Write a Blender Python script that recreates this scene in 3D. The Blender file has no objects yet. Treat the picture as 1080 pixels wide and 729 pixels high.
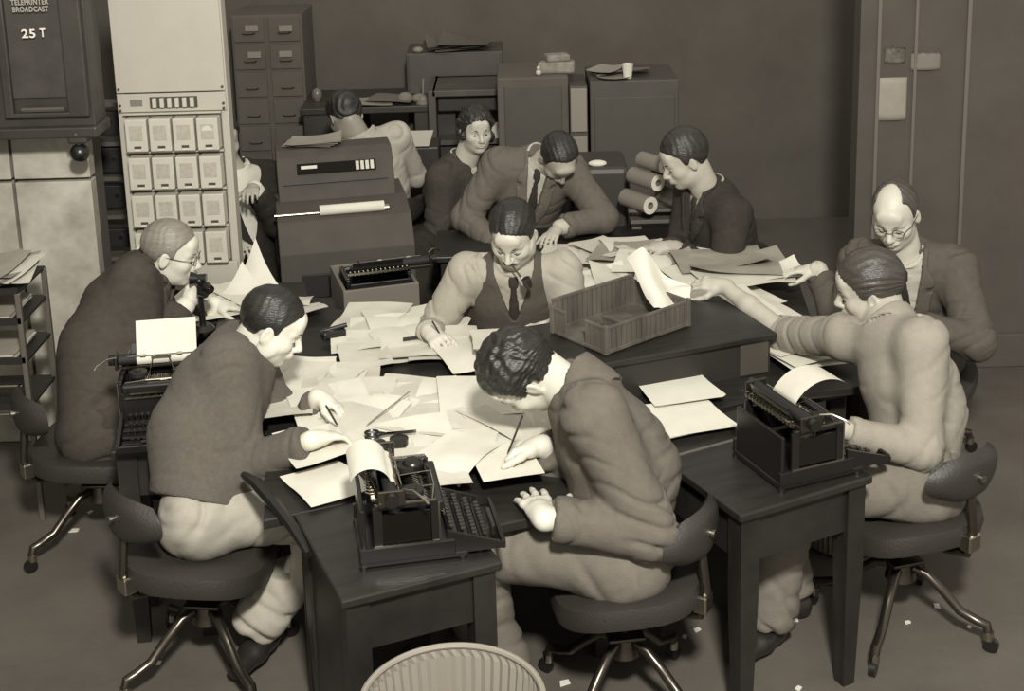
import bpy, bmesh, math, random
import numpy as np
from mathutils import Vector, Matrix
random.seed(7)
# ------------------------------------------------------------------ camera geometry
F_PX=1450.0; CX,CY=540.0,135.0; TH=math.radians(13.0); RO=0.027; CH=2.87
_F=np.array([0,math.cos(TH),-math.sin(TH)]); _U=np.array([0,math.sin(TH),math.cos(TH)]); _R=np.array([1.0,0,0])
CR=math.cos(RO)*_R-math.sin(RO)*_U; CU=math.cos(RO)*_U+math.sin(RO)*_R
def ray(px,py): return _F+(px-CX)/F_PX*CR-(py-CY)/F_PX*CU
def PZ(px,py,z):
    """world point on the level plane z that the photograph shows at this pixel"""
    d=ray(px,py); t=(z-CH)/d[2]; return np.array([0,0,CH])+t*d
def PY(px,py,y):
    d=ray(px,py); t=y/d[1]; return np.array([0,0,CH])+t*d
sc=bpy.context.scene
col=bpy.data.collections.new('scene'); sc.collection.children.link(col)
cam=bpy.data.cameras.new('camera'); camo=bpy.data.objects.new('camera',cam); col.objects.link(camo)
cam.sensor_fit='HORIZONTAL'; cam.sensor_width=36; cam.lens=36*F_PX/1080; cam.shift_y=-(364.5-CY)/1080; cam.clip_start=.05
camo.matrix_world=Matrix(((CR[0],CU[0],-_F[0],0),(CR[1],CU[1],-_F[1],0),(CR[2],CU[2],-_F[2],CH),(0,0,0,1)))
sc.camera=camo

# ------------------------------------------------------------------ materials
def s2l(c): c=c/255; return c/12.92 if c<=.04045 else ((c+.055)/1.055)**2.4
def tone(v):
    """warm print tone: the photograph is a brown-toned monochrome"""
    k=min(1,max(0,(v-60)/165))
    r=v; g=v*(.925+.060*k); b=v*(.825+.085*k)
    return (s2l(r),s2l(g),s2l(b),1)
MATS={}
def mat(name,v,rough=.8,metal=0,bump=0,bscale=200,var=0,vscale=3,spec=.5,stretch=None,v2=None,kind='noise',sheen=0,coat=0):
    if name in MATS: return MATS[name]
    m=bpy.data.materials.new(name); m.use_nodes=True; nt=m.node_tree; N=nt.nodes; L=nt.links
    b=N['Principled BSDF']; b.inputs['Base Color'].default_value=tone(v); b.inputs['Roughness'].default_value=rough
    b.inputs['Metallic'].default_value=metal; b.inputs['Specular IOR Level'].default_value=spec
    if sheen: b.inputs['Sheen Weight'].default_value=sheen
    if coat: b.inputs['Coat Weight'].default_value=coat
    tc=N.new('ShaderNodeTexCoord'); mp=N.new('ShaderNodeMapping'); L.new(tc.outputs['Object'],mp.inputs['Vector'])
    if stretch: mp.inputs['Scale'].default_value=stretch
    if var:
        n=N.new('ShaderNodeTexNoise') if kind=='noise' else N.new('ShaderNodeTexWave')
        n.inputs['Scale'].default_value=vscale; n.inputs['Detail'].default_value=6
        if kind=='noise': n.inputs['Roughness'].default_value=.6
        else: n.inputs['Distortion'].default_value=2.5
        L.new(mp.outputs[0],n.inputs['Vector'])
        r=N.new('ShaderNodeValToRGB'); r.color_ramp.elements[0].position=.3; r.color_ramp.elements[1].position=.7
        r.color_ramp.elements[0].color=tone(max(2,v-var)); r.color_ramp.elements[1].color=tone(v2 if v2 else min(250,v+var))
        L.new(n.outputs['Fac'],r.inputs[0]); L.new(r.outputs[0],b.inputs['Base Color'])
    if bump:
        n2=N.new('ShaderNodeTexNoise'); n2.inputs['Scale'].default_value=bscale; n2.inputs['Detail'].default_value=3
        L.new(mp.outputs[0],n2.inputs['Vector'])
        bp=N.new('ShaderNodeBump'); bp.inputs['Strength'].default_value=bump; bp.inputs['Distance'].default_value=.01
        L.new(n2.outputs['Fac'],bp.inputs['Height']); L.new(bp.outputs[0],b.inputs['Normal'])
    MATS[name]=m; return m

# ------------------------------------------------------------------ objects
def tagit(o,label=None,cat=None,group=None,kind=None):
    if label: o['label']=label
    if cat: o['category']=cat
    if group: o['group']=group
    if kind: o['kind']=kind
    return o
def empty(name,loc=(0,0,0),rz=0,label=None,cat=None,group=None):
    o=bpy.data.objects.new(name,None); col.objects.link(o); o.location=tuple(float(v) for v in loc); o.rotation_euler=(0,0,rz); o.empty_display_size=.1
    return tagit(o,label,cat,group)
def link(name,me,m,parent=None,smooth=False,world=False):
    o=bpy.data.objects.new(name,me); col.objects.link(o)
    if m is not None: me.materials.append(m)
    if smooth: me.polygons.foreach_set('use_smooth',[True]*len(me.polygons))
    if parent is not None:
        o.parent=parent
        if world:
            bpy.context.view_layer.update(); o.matrix_parent_inverse=parent.matrix_world.inverted()
    return o
def pmesh(name,V,F):
    me=bpy.data.meshes.new(name); me.from_pydata([tuple(map(float,v)) for v in V],[],F); me.update(); return me
class MB:
    """collects shapes into one mesh"""
    def __init__(s): s.bm=bmesh.new()
    def _x(s,vs,M):
        if M is not None: bmesh.ops.transform(s.bm,matrix=M,verts=vs)
        return vs
    def box(s,c,d,M=None,bev=0,rz=0,rx=0,ry=0):
        r=bmesh.ops.create_cube(s.bm,size=1); vs=r['verts']
        T=Matrix.Translation(c)@Matrix.Rotation(rz,4,'Z')@Matrix.Rotation(ry,4,'Y')@Matrix.Rotation(rx,4,'X')@Matrix.Diagonal((d[0],d[1],d[2],1))
        bmesh.ops.transform(s.bm,matrix=T,verts=vs)
        if bev:
            es=list({e for v in vs for e in v.link_edges}); g=bmesh.ops.bevel(s.bm,geom=es,offset=bev,segments=2,affect='EDGES',profile=.5)
            vs=g['verts']
            fs=set(g['faces']); vs=list({v for f in fs for v in f.verts}|{v for v in vs})
        if M is not None:
            bmesh.ops.transform(s.bm,matrix=M,verts=list(vs))
        return s
    def cyl(s,a,b,r,r2=None,n=16,cap=True,M=None):
        a=Vector(a); b=Vector(b); d=b-a; r2=r if r2 is None else r2
        q=bmesh.ops.create_cone(s.bm,cap_ends=cap,segments=n,radius1=r,radius2=r2,depth=d.length)
        T=Matrix.Translation((a+b)/2)@d.to_track_quat('Z','Y').to_matrix().to_4x4()
        bmesh.ops.transform(s.bm,matrix=T,verts=q['verts']); s._x(q['verts'],M); return s
    def ball(s,c,r,M=None,n=14):
        q=bmesh.ops.create_uvsphere(s.bm,u_segments=n,v_segments=max(6,n//2),radius=1)
        rr=r if hasattr(r,'__len__') else (r,r,r)
        bmesh.ops.transform(s.bm,matrix=Matrix.Translation(c)@Matrix.Diagonal((*rr,1)),verts=q['verts']); s._x(q['verts'],M); return s
    def tube(s,pts,r,n=10,M=None,closed=False,rads=None):
        P=[Vector(p) for p in pts]; m=len(P); rings=[]; up=Vector((0,0,1)); prev=None
        for i,p in enumerate(P):
            t=(P[(i+1)%m]-P[i-1]) if closed else (P[min(i+1,m-1)]-P[max(i-1,0)])
            t.normalize()
            if prev is None:
                x=t.cross(up)
                if x.length<.1: x=t.cross(Vector((1,0,0)))
            else: x=prev-t*prev.dot(t)
            x.normalize(); prev=x; y=t.cross(x)
            R=rads[i] if rads else r
            rings.append([s.bm.verts.new(p+(x*math.cos(2*math.pi*k/n)+y*math.sin(2*math.pi*k/n))*R) for k in range(n)])
        rng=range(m) if closed else range(m-1)
        for i in rng:
            A,B=rings[i],rings[(i+1)%m]
            for k in range(n): s.bm.faces.new((A[k],A[(k+1)%n],B[(k+1)%n],B[k]))
        if not closed:
            s.bm.faces.new(rings[0][::-1]); s.bm.faces.new(rings[-1])
        s._x([v for r_ in rings for v in r_],M); return s
    def lathe(s,prof,n=32,M=None,cap=False):
        rings=[[s.bm.verts.new((r*math.cos(2*math.pi*k/n),r*math.sin(2*math.pi*k/n),z)) for k in range(n)] for r,z in prof]
        for A,B in zip(rings,rings[1:]):
            for k in range(n): s.bm.faces.new((A[k],A[(k+1)%n],B[(k+1)%n],B[k]))
        if cap: s.bm.faces.new(rings[0][::-1]); s.bm.faces.new(rings[-1])
        s._x([v for r_ in rings for v in r_],M); return s
    def prism(s,poly,z0,z1,M=None,bev=0):
        a=[s.bm.verts.new((p[0],p[1],z0)) for p in poly]; b=[s.bm.verts.new((p[0],p[1],z1)) for p in poly]; n=len(poly)
        fs=[s.bm.faces.new(a[::-1]),s.bm.faces.new(b)]+[s.bm.faces.new((a[i],a[(i+1)%n],b[(i+1)%n],b[i])) for i in range(n)]
        vs=a+b
        if bev:
            es=list({e for f in fs for e in f.edges}); g=bmesh.ops.bevel(s.bm,geom=es,offset=bev,segments=2,affect='EDGES',profile=.5)
            vs=list({v for f in g['faces'] for v in f.verts}|{v for v in g['verts'] if v.is_valid})
            vs=list({v for v in vs if v.is_valid}|{v for v in a+b if v.is_valid})
        if M is not None:
            bmesh.ops.transform(s.bm,matrix=M,verts=vs)
        return s
    def build(s,name,m,parent=None,smooth=False,loc=None,rot=None):
        bmesh.ops.recalc_face_normals(s.bm,faces=s.bm.faces)
        me=bpy.data.meshes.new(name); s.bm.to_mesh(me); s.bm.free()
        o=link(name,me,m,parent)
        if smooth: me.polygons.foreach_set('use_smooth',[True]*len(me.polygons)); me.set_sharp_from_angle(angle=math.radians(40))
        if loc is not None: o.location=loc
        if rot is not None: o.rotation_euler=rot
        return o
def copy_tree(o,parent=None):
    c=o.copy(); col.objects.link(c)
    if parent is not None: c.parent=parent
    for ch in [x for x in bpy.data.objects if x.parent==o]: copy_tree(ch,c)
    return c
def TM(loc,rz=0): return Matrix.Translation(tuple(float(v) for v in loc))@Matrix.Rotation(rz,4,'Z')
# ------------------------------------------------------------------ implicit modelling of figures and cloth
def unit(v): v=np.asarray(v,float); return v/(np.linalg.norm(v)+1e-12)
class Fld:
    def __init__(s,lo,hi,h):
        s.o=np.asarray(lo,float)-2*h; s.h=h; s.n=tuple(int(v) for v in np.ceil((np.asarray(hi)-s.o)/h)+3)
        s.ax=[(s.o[i]+h*np.arange(s.n[i])).astype(np.float32) for i in range(3)]
        s.d=np.full(s.n,.3,np.float32)
    def like(s):
        f=Fld.__new__(Fld); f.o=s.o; f.h=s.h; f.n=s.n; f.ax=s.ax; f.d=np.full(s.n,.3,np.float32); return f
    def sl(s,lo,hi,m=.05):
        r=[]
        for i in range(3):
            a=int(max(0,math.floor((lo[i]-m-s.o[i])/s.h))); b=int(min(s.n[i],math.ceil((hi[i]+m-s.o[i])/s.h)+1))
            if b<=a: return None
            r.append(slice(a,b))
        return tuple(r)
    def loc(s,S,c):
        return (s.ax[0][S[0]][:,None,None]-np.float32(c[0]),s.ax[1][S[1]][None,:,None]-np.float32(c[1]),s.ax[2][S[2]][None,None,:]-np.float32(c[2]))
    def put(s,S,v,k=0,sub=False):
        a=s.d[S]
        if sub:
            v=-v
            if k>0: h=np.maximum(k-np.abs(a-v),0)/k; s.d[S]=np.maximum(a,v)+h*h*(k/4)
            else: s.d[S]=np.maximum(a,v)
        else:
            if k>0: h=np.maximum(k-np.abs(a-v),0)/k; s.d[S]=np.minimum(a,v)-h*h*(k/4)
            else: s.d[S]=np.minimum(a,v)
    def cone(s,a,b,ra,rb=None,k=.02,sub=False,sq=None):
        rb=ra if rb is None else rb; a=np.asarray(a,float); b=np.asarray(b,float); R=max(ra,rb)
        S=s.sl(np.minimum(a,b)-R,np.maximum(a,b)+R,.03+k)
        if S is None: return s
        X,Y,Z=s.loc(S,a); d=(b-a); L2=float(d@d)+1e-12
        t=np.clip((X*d[0]+Y*d[1]+Z*d[2])/L2,0,1).astype(np.float32)
        v=np.sqrt((X-t*d[0])**2+(Y-t*d[1])**2+(Z-t*d[2])**2)-(ra+t*(rb-ra))
        s.put(S,v.astype(np.float32),k,sub); return s
    def chain(s,pts,rs,k=.02):
        for i in range(len(pts)-1): s.cone(pts[i],pts[i+1],rs[i],rs[i+1],k)
        return s
    def fcap(s,a,b,w,Wa,Da,Wb,Db,k=.03,sub=False,cap=1.0):
        a=np.asarray(a,float); b=np.asarray(b,float); R=max(Wa,Wb,Da,Db); S=s.sl(np.minimum(a,b)-R,np.maximum(a,b)+R,.03+k)
        if S is None: return s
        ax=b-a; L=np.linalg.norm(ax); ax/=L; w=unit(np.asarray(w)-ax*(np.asarray(w)@ax)); n=np.cross(ax,w)
        X,Y,Z=s.loc(S,a)
        u=X*w[0]+Y*w[1]+Z*w[2]; v=X*n[0]+Y*n[1]+Z*n[2]; q=X*ax[0]+Y*ax[1]+Z*ax[2]
        t=np.clip(q/L,0,1); e=np.maximum(np.maximum(-q,q-L),0)
        W=Wa+t*(Wb-Wa); D=Da+t*(Db-Da); c=np.minimum(W,D)*cap
        k0=np.sqrt((u/W)**2+(v/D)**2+(e/c)**2); k1=np.sqrt((u/W**2)**2+(v/D**2)**2+(e/c**2)**2)+1e-6
        s.put(S,(k0*(k0-1)/k1).astype(np.float32),k,sub); return s
    def ell(s,c,r,R=None,k=.02,sub=False):
        c=np.asarray(c,float); m=max(r); S=s.sl(c-m,c+m,.03+k)
        if S is None: return s
        X,Y,Z=s.loc(S,c)
        if R is None: u,v,q=X,Y,Z
        else:
            R=np.asarray(R); u=X*R[0,0]+Y*R[1,0]+Z*R[2,0]; v=X*R[0,1]+Y*R[1,1]+Z*R[2,1]; q=X*R[0,2]+Y*R[1,2]+Z*R[2,2]
        k0=np.sqrt((u/r[0])**2+(v/r[1])**2+(q/r[2])**2); k1=np.sqrt((u/r[0]**2)**2+(v/r[1]**2)**2+(q/r[2]**2)**2)+1e-6
        s.put(S,(k0*(k0-1)/k1).astype(np.float32),k,sub); return s
    def frame(s,c,R):
        """coordinates of every cell in the frame R (columns) at c"""
        X,Y,Z=s.loc((slice(None),)*3,c); R=np.asarray(R)
        return [X*R[0,i]+Y*R[1,i]+Z*R[2,i] for i in range(3)]
    def mesh(s,name,disp=None,smooth=0):
        d=s.d; d[0]=d[-1]=.3; d[:,0]=d[:,-1]=.3; d[:,:,0]=d[:,:,-1]=.3
        I=(d<0); n=s.n
        c=np.zeros((n[0]-1,n[1]-1,n[2]-1),np.int8)
        for i in (0,1):
            for j in (0,1):
                for k in (0,1): c+=I[i:n[0]-1+i,j:n[1]-1+j,k:n[2]-1+k]
        idx=np.argwhere((c>0)&(c<8)).astype(np.int32)
        if len(idx)==0: return pmesh(name,[],[])
        ids=np.full(c.shape,-1,np.int32); ids[idx[:,0],idx[:,1],idx[:,2]]=np.arange(len(idx))
        cv={}
        for i in (0,1):
            for j in (0,1):
                for k in (0,1): cv[i,j,k]=d[idx[:,0]+i,idx[:,1]+j,idx[:,2]+k]
        acc=np.zeros((len(idx),3)); cnt=np.zeros(len(idx))
        for a in cv:
            for ax in range(3):
                if a[ax]==0:
                    b=list(a); b[ax]=1; b=tuple(b); va,vb=cv[a],cv[b]; m=(va<0)!=(vb<0)
                    t=np.where(m,va/(va-vb+1e-12*(va==vb)),0)
                    p=np.array(a,float)[None,:].repeat(len(idx),0); p[:,ax]=t
                    acc+=p*m[:,None]; cnt+=m
        V=(idx+acc/cnt[:,None])*s.h+s.o
        Q=[]
        for ax in range(3):
            o1,o2=[(1,2),(2,0),(0,1)][ax]
            sA=[slice(None)]*3; sB=[slice(None)]*3; sA[ax]=slice(0,n[ax]-1); sB[ax]=slice(1,n[ax])
            A=I[tuple(sA)]; B=I[tuple(sB)]; E=np.argwhere(A!=B)
            flip=A[E[:,0],E[:,1],E[:,2]]
            def cell(u,v):
                e=E.copy(); e[:,o1]-=u; e[:,o2]-=v; return ids[e[:,0],e[:,1],e[:,2]]
            q=np.stack([cell(0,0),cell(1,0),cell(1,1),cell(0,1)],1)
            q[~flip]=q[~flip][:,::-1]; Q.append(q)
        Q=np.concatenate(Q)
        for _ in range(smooth):
            a=np.zeros_like(V); w=np.zeros(len(V))
            for i in range(4):
                for j in ((i+1)%4,(i+3)%4):
                    for ax in range(3): a[:,ax]+=np.bincount(Q[:,i],V[Q[:,j],ax],len(V))
                    w+=np.bincount(Q[:,i],minlength=len(V))
            V=.5*V+.5*a/w[:,None]
        if disp is not None:
            nrm=np.zeros_like(V); fn=np.cross(V[Q[:,2]]-V[Q[:,0]],V[Q[:,3]]-V[Q[:,1]])
            for i in range(4):
                for ax in range(3): nrm[:,ax]+=np.bincount(Q[:,i],fn[:,ax],len(V))
            nrm/=np.linalg.norm(nrm,axis=1)[:,None]+1e-12
            V=V+nrm*disp(V)[:,None]
        me=bpy.data.meshes.new(name); me.vertices.add(len(V)); me.vertices.foreach_set('co',V.astype(np.float32).ravel())
        me.loops.add(len(Q)*4); me.loops.foreach_set('vertex_index',Q.astype(np.int32).ravel())
        me.polygons.add(len(Q)); me.polygons.foreach_set('loop_start',np.arange(0,len(Q)*4,4,dtype=np.int32))
        me.polygons.foreach_set('use_smooth',np.ones(len(Q),bool)); me.update(calc_edges=True); me.validate(); return me

def wav(P,k,ph=0): return np.sin(P@np.asarray(k,float)+ph)
def fbm(P,f,seed=0):
    r=np.random.RandomState(seed); a=np.zeros(len(P)); W=P.copy()
    for i in range(3):
        for j in range(3):
            v=r.normal(size=3); v=v/np.linalg.norm(v)*f*(1.9**i); a+=np.sin(W@v+r.rand()*6.28+1.2*np.sin(W@(r.normal(size=3)*f*.6)))/(1.9**i)/3
    return a
def folds(segs,amp,lam=.055,seed=0):
    """cloth creases: slanting pulls packed towards the joints, broken up in patches, with narrow valleys"""
    r=np.random.RandomState(seed)
    def f(V):
        acc=np.zeros(len(V)); ws=np.full(len(V),1e-9); wb=fbm(V,8,seed+3); wc=fbm(V,16,seed+4)
        crease=lambda u,k: .35-np.exp(-(np.sin(u*.5)/k)**2)
        for (a,b,rad,am,sk) in segs:
            a=np.asarray(a,float); b=np.asarray(b,float); d=b-a; L=np.linalg.norm(d); ax=d/L
            q=V-a; t=q@ax; rel=q-np.clip(t,0,L)[:,None]*ax; dist=np.linalg.norm(rel,axis=1)-rad
            x=unit(np.cross(ax,[.3,.2,.9])); y=np.cross(ax,x); ph=np.arctan2(rel@y,rel@x)
            p0,p1,p2=r.rand(3)*6.28; sg=1 if r.rand()<.5 else -1
            u=t/lam*6.28+sg*(2.6*sk)*np.sin(ph+p0)+1.2*sk*np.cos(ph*2+p1)+2.6*wb+1.0*wc
            u2=t/(lam*1.9)*6.28-sg*3.6*np.sin(ph+p2)-2.6*wb+wc
            m1=np.clip(.4+1.1*np.sin(ph+p1+t*8+2*wb),0,1); m2=np.clip(.3+1.2*np.sin(-ph+p2+t*6+2*wc),0,1)
            J=.22+.78*np.exp(-(np.minimum(np.abs(t),np.abs(L-t))/(.28*L))**2)
            val=am*J*(crease(u,.42)*m1+.8*crease(u2,.36)*m2)
            w=np.exp(-np.clip(dist,-.1,.4)/.018); acc+=w*val; ws+=w
        return amp*acc/ws+.22*amp*fbm(V,20,seed+9)
    return f
def ik(S,T,L1,L2,hint):
    S=np.asarray(S,float); T=np.asarray(T,float); v=T-S; d=np.linalg.norm(v); u=v/d
    if d>(L1+L2)*.995: T=S+u*(L1+L2)*.995; d=(L1+L2)*.995
    a=(L1*L1-L2*L2+d*d)/(2*d); h=math.sqrt(max(L1*L1-a*a,1e-8)); p=np.asarray(hint,float); p=unit(p-u*(p@u))
    return S+u*a+p*h,T
# ------------------------------------------------------------------ people
UP=np.array([0,0,1.])
def skin_mat(v=200): return mat('skin_%d'%v,v,rough=.5,bump=.06,bscale=90,var=7,vscale=14,spec=.4)
CR_C=np.array([0,-.014,.034]); CR_R=np.array([.077,.097,.088])
def head_skin(f,c,R,k=1.0,nose=1.0,jaw=1.0,jowl=0.0):
    P=lambda *l: c+R@(np.array(l)*k)
    E=lambda l,r,kk=.012,sub=False: f.ell(P(*l),np.array(r)*k,R,kk,sub)
    E(CR_C,CR_R,.01)
    E((0,.028,-.028),(.062*jaw,.060,.088),.03)
    E((0,.018,-.072),(.056*jaw+.01*jowl,.060,.042+.01*jowl),.03)
    E((0,.064,-.100),(.024*jaw,.022,.018),.022)
    for s in (-1,1):
        E((s*.040,.056,-.030),(.024,.026,.022),.025)
        f.cone(P(s*.010,.087,.010),P(s*.043,.070,.012),.010*k,.009*k,.012)
        E((s*.032,.094,-.008),(.018,.014,.011),.012,True)
        E((s*.032,.073,-.009),(.0145,.0135,.0125),.003)
        E((s*.073,.012,-.05),(.006,.03,.03),.02) if jowl else None
    E((0,.079,.045),(.045,.018,.030),.025)
    f.cone(P(0,.086,.006),P(0,.111*nose**.3,-.036),.008*k,.0115*k,.012)
    E((0,.108*nose**.3,-.040),(.011,.010,.009),.006)
    for s in (-1,1): E((s*.011,.099,-.042),(.008,.010,.008),.006)
    E((0,.088,-.066),(.026,.012,.014),.015)
    E((0,.097,-.0645),(.021,.008,.0055),.005); E((0,.095,-.0755),(.018,.008,.006),.005)
    E((0,.106,-.0700),(.024,.008,.0022),.003,True)
    E((0,.093,-.086),(.018,.009,.005),.008,True)
    for s in (-1,1):
        cR=R@np.array(Matrix.Rotation(s*.35,3,'Z'))@np.array(Matrix.Rotation(-.15,3,'X'))
        f.ell(P(s*.080,-.006,-.010),np.array((.007,.019,.033))*k,cR,.008)
        f.ell(P(s*.087,-.002,-.006),np.array((.005,.010,.019))*k,cR,.004,True)
def hand_skin(f,w,fd,n,side,curl=(.5,.5,.5,.5),thumb=(.6,.55,.35),k=.95,tc=.3,spread=.0):
    fd=unit(fd); n=np.asarray(n,float); n=unit(n-fd*(n@fd)); s=np.cross(n,fd)*side; P=lambda a,b,c: w+fd*a*k+s*b*k+n*c*k
    f.fcap(P(.012,0,0),P(.074,.002,0),s,.027*k,.016*k,.039*k,.0135*k,.012)
    f.cone(P(-.01,0,0),P(.03,0,0),.025*k,.024*k,.02)
    f.ell(P(.035,.022,.010),(.018*k,.018*k,.018*k),None,.015)
    tips=[]
    for i,(o,L) in enumerate(((.030,.070),(.010,.078),(-.010,.073),(-.029,.058))):
        p=P(.080-.004*abs(i-1),o,.000); c=curl[i]; d=fd+s*(1.5-i)*(.06+spread); d=unit(d); ang=0; r=.0092-.0007*(i==3)
        for seg,(fr,g) in enumerate(((.45,.75),(.31,1.25),(.24,.9))):
            ang+=c*g; q=p+(d*math.cos(ang)+n*math.sin(ang))*L*fr*k
            f.cone(p,q,r*k,(r-.0007)*k,.0035 if seg else .006); p=q; r-=.0007
        tips.append(p)
    p=P(.026,.026,.006); d=unit(s*thumb[0]+fd*thumb[1]+n*thumb[2]); r=.0125
    for L in (.042,.032,.026):
        q=p+d*L*k; f.cone(p,q,r*k,(r-.0014)*k,.006); p=q; r-=.0014
        d=unit(d+fd*tc-s*tc*.6)
    tips.append(p); return tips
def local_obj(name,me,m,root,smooth=True):
    """mesh is in world coordinates: shift it so that it sits under its person"""
    V=np.zeros(len(me.vertices)*3,np.float32); me.vertices.foreach_get('co',V); V=V.reshape(-1,3)-(np.array(root.location)/root.scale[0]).astype(np.float32)
    me.vertices.foreach_set('co',V.ravel()); me.update(); return link(name,me,m,root)
HAIRLINE=dict(
 short=[(-.13,-.055),(-.075,-.062),(-.045,-.045),(-.03,-.005),(-.005,.012),(.012,-.012),(.026,-.008),(.034,.030),(.05,.050),(.068,.064),(.10,.074)],
 receding=[(-.13,-.055),(-.075,-.062),(-.045,-.045),(-.03,-.005),(-.005,.014),(.010,-.010),(.022,-.005),(.026,.04),(.03,.075),(.045,.095),(.10,.12)],
 full=[(-.13,-.075),(-.075,-.080),(-.045,-.060),(-.03,-.01),(-.005,.008),(.012,-.02),(.030,-.012),(.042,.028),(.055,.046),(.076,.058),(.10,.066)])
def make_hair(root,c,R,line,m,t=.009,k=1.0,comb='back',bald=None,amp=.0022,part=None,puff=0,extra=None,h=.0035,name='hair'):
    f=Fld(np.asarray(c)-.16,np.asarray(c)+.16,h); u,v,q=f.frame(c,R); u,v,q=u/k,v/k,q/k
    C=CR_C; r=CR_R+t
    k0=np.sqrt(((u-C[0])/r[0])**2+((v-C[1])/r[1])**2+((q-C[2]-puff*.3)/(r[2]+puff))**2); d=(k0-1)*.085
    ln=HAIRLINE[line] if isinstance(line,str) else line
    zf=np.interp(v,[a for a,b in ln],[b for a,b in ln]).astype(np.float32)
    e=(zf-q)*.75; hh=np.maximum(.012-np.abs(d-e),0)/.012; d=np.maximum(d,e)+hh*hh*.003
    if bald is not None:
        bc,br=bald; e=-(np.sqrt(((u-bc[0])/br[0])**2+((v-bc[1])/br[1])**2+((q-bc[2])/br[2])**2)-1)*.05
        d=np.maximum(d,e)
    if part is not None:   # comb parting: a shallow groove running front to back
        g=np.abs(u-part)-.004; d=np.maximum(d,-np.maximum(g,-(k0-.985)*.085-.0)*1.0) if False else d+.004*np.exp(-((u-part)/.006)**2)*(v>-.03)
    f.d=(d*k).astype(np.float32)
    if extra:
        extra(f,lambda *l:c+R@(np.array(l)*k))
    cc=np.asarray(c); RR=np.asarray(R)
    def disp(V):
        L=(V-cc)@RR; a=np.arctan2(L[:,0],L[:,2]+.02); az=np.arctan2(L[:,0],L[:,1]+.02)
        w=fbm(L,30,5)
        if comb=='back': g=np.sin(a*34+w*2.2)
        elif comb=='side': g=np.sin(L[:,1]*230+L[:,0]*60+w*2.5)
        elif comb=='curly': g=1.6*np.sin(L[:,0]*120+3*fbm(L,35,8))*np.sin(L[:,1]*110+3*fbm(L,32,9))+.6*np.sin(a*40+w*4)
        else: g=w
        return amp*g+amp*.8*w
    return local_obj(name,f.mesh(name,disp,1),m,root)
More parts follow.
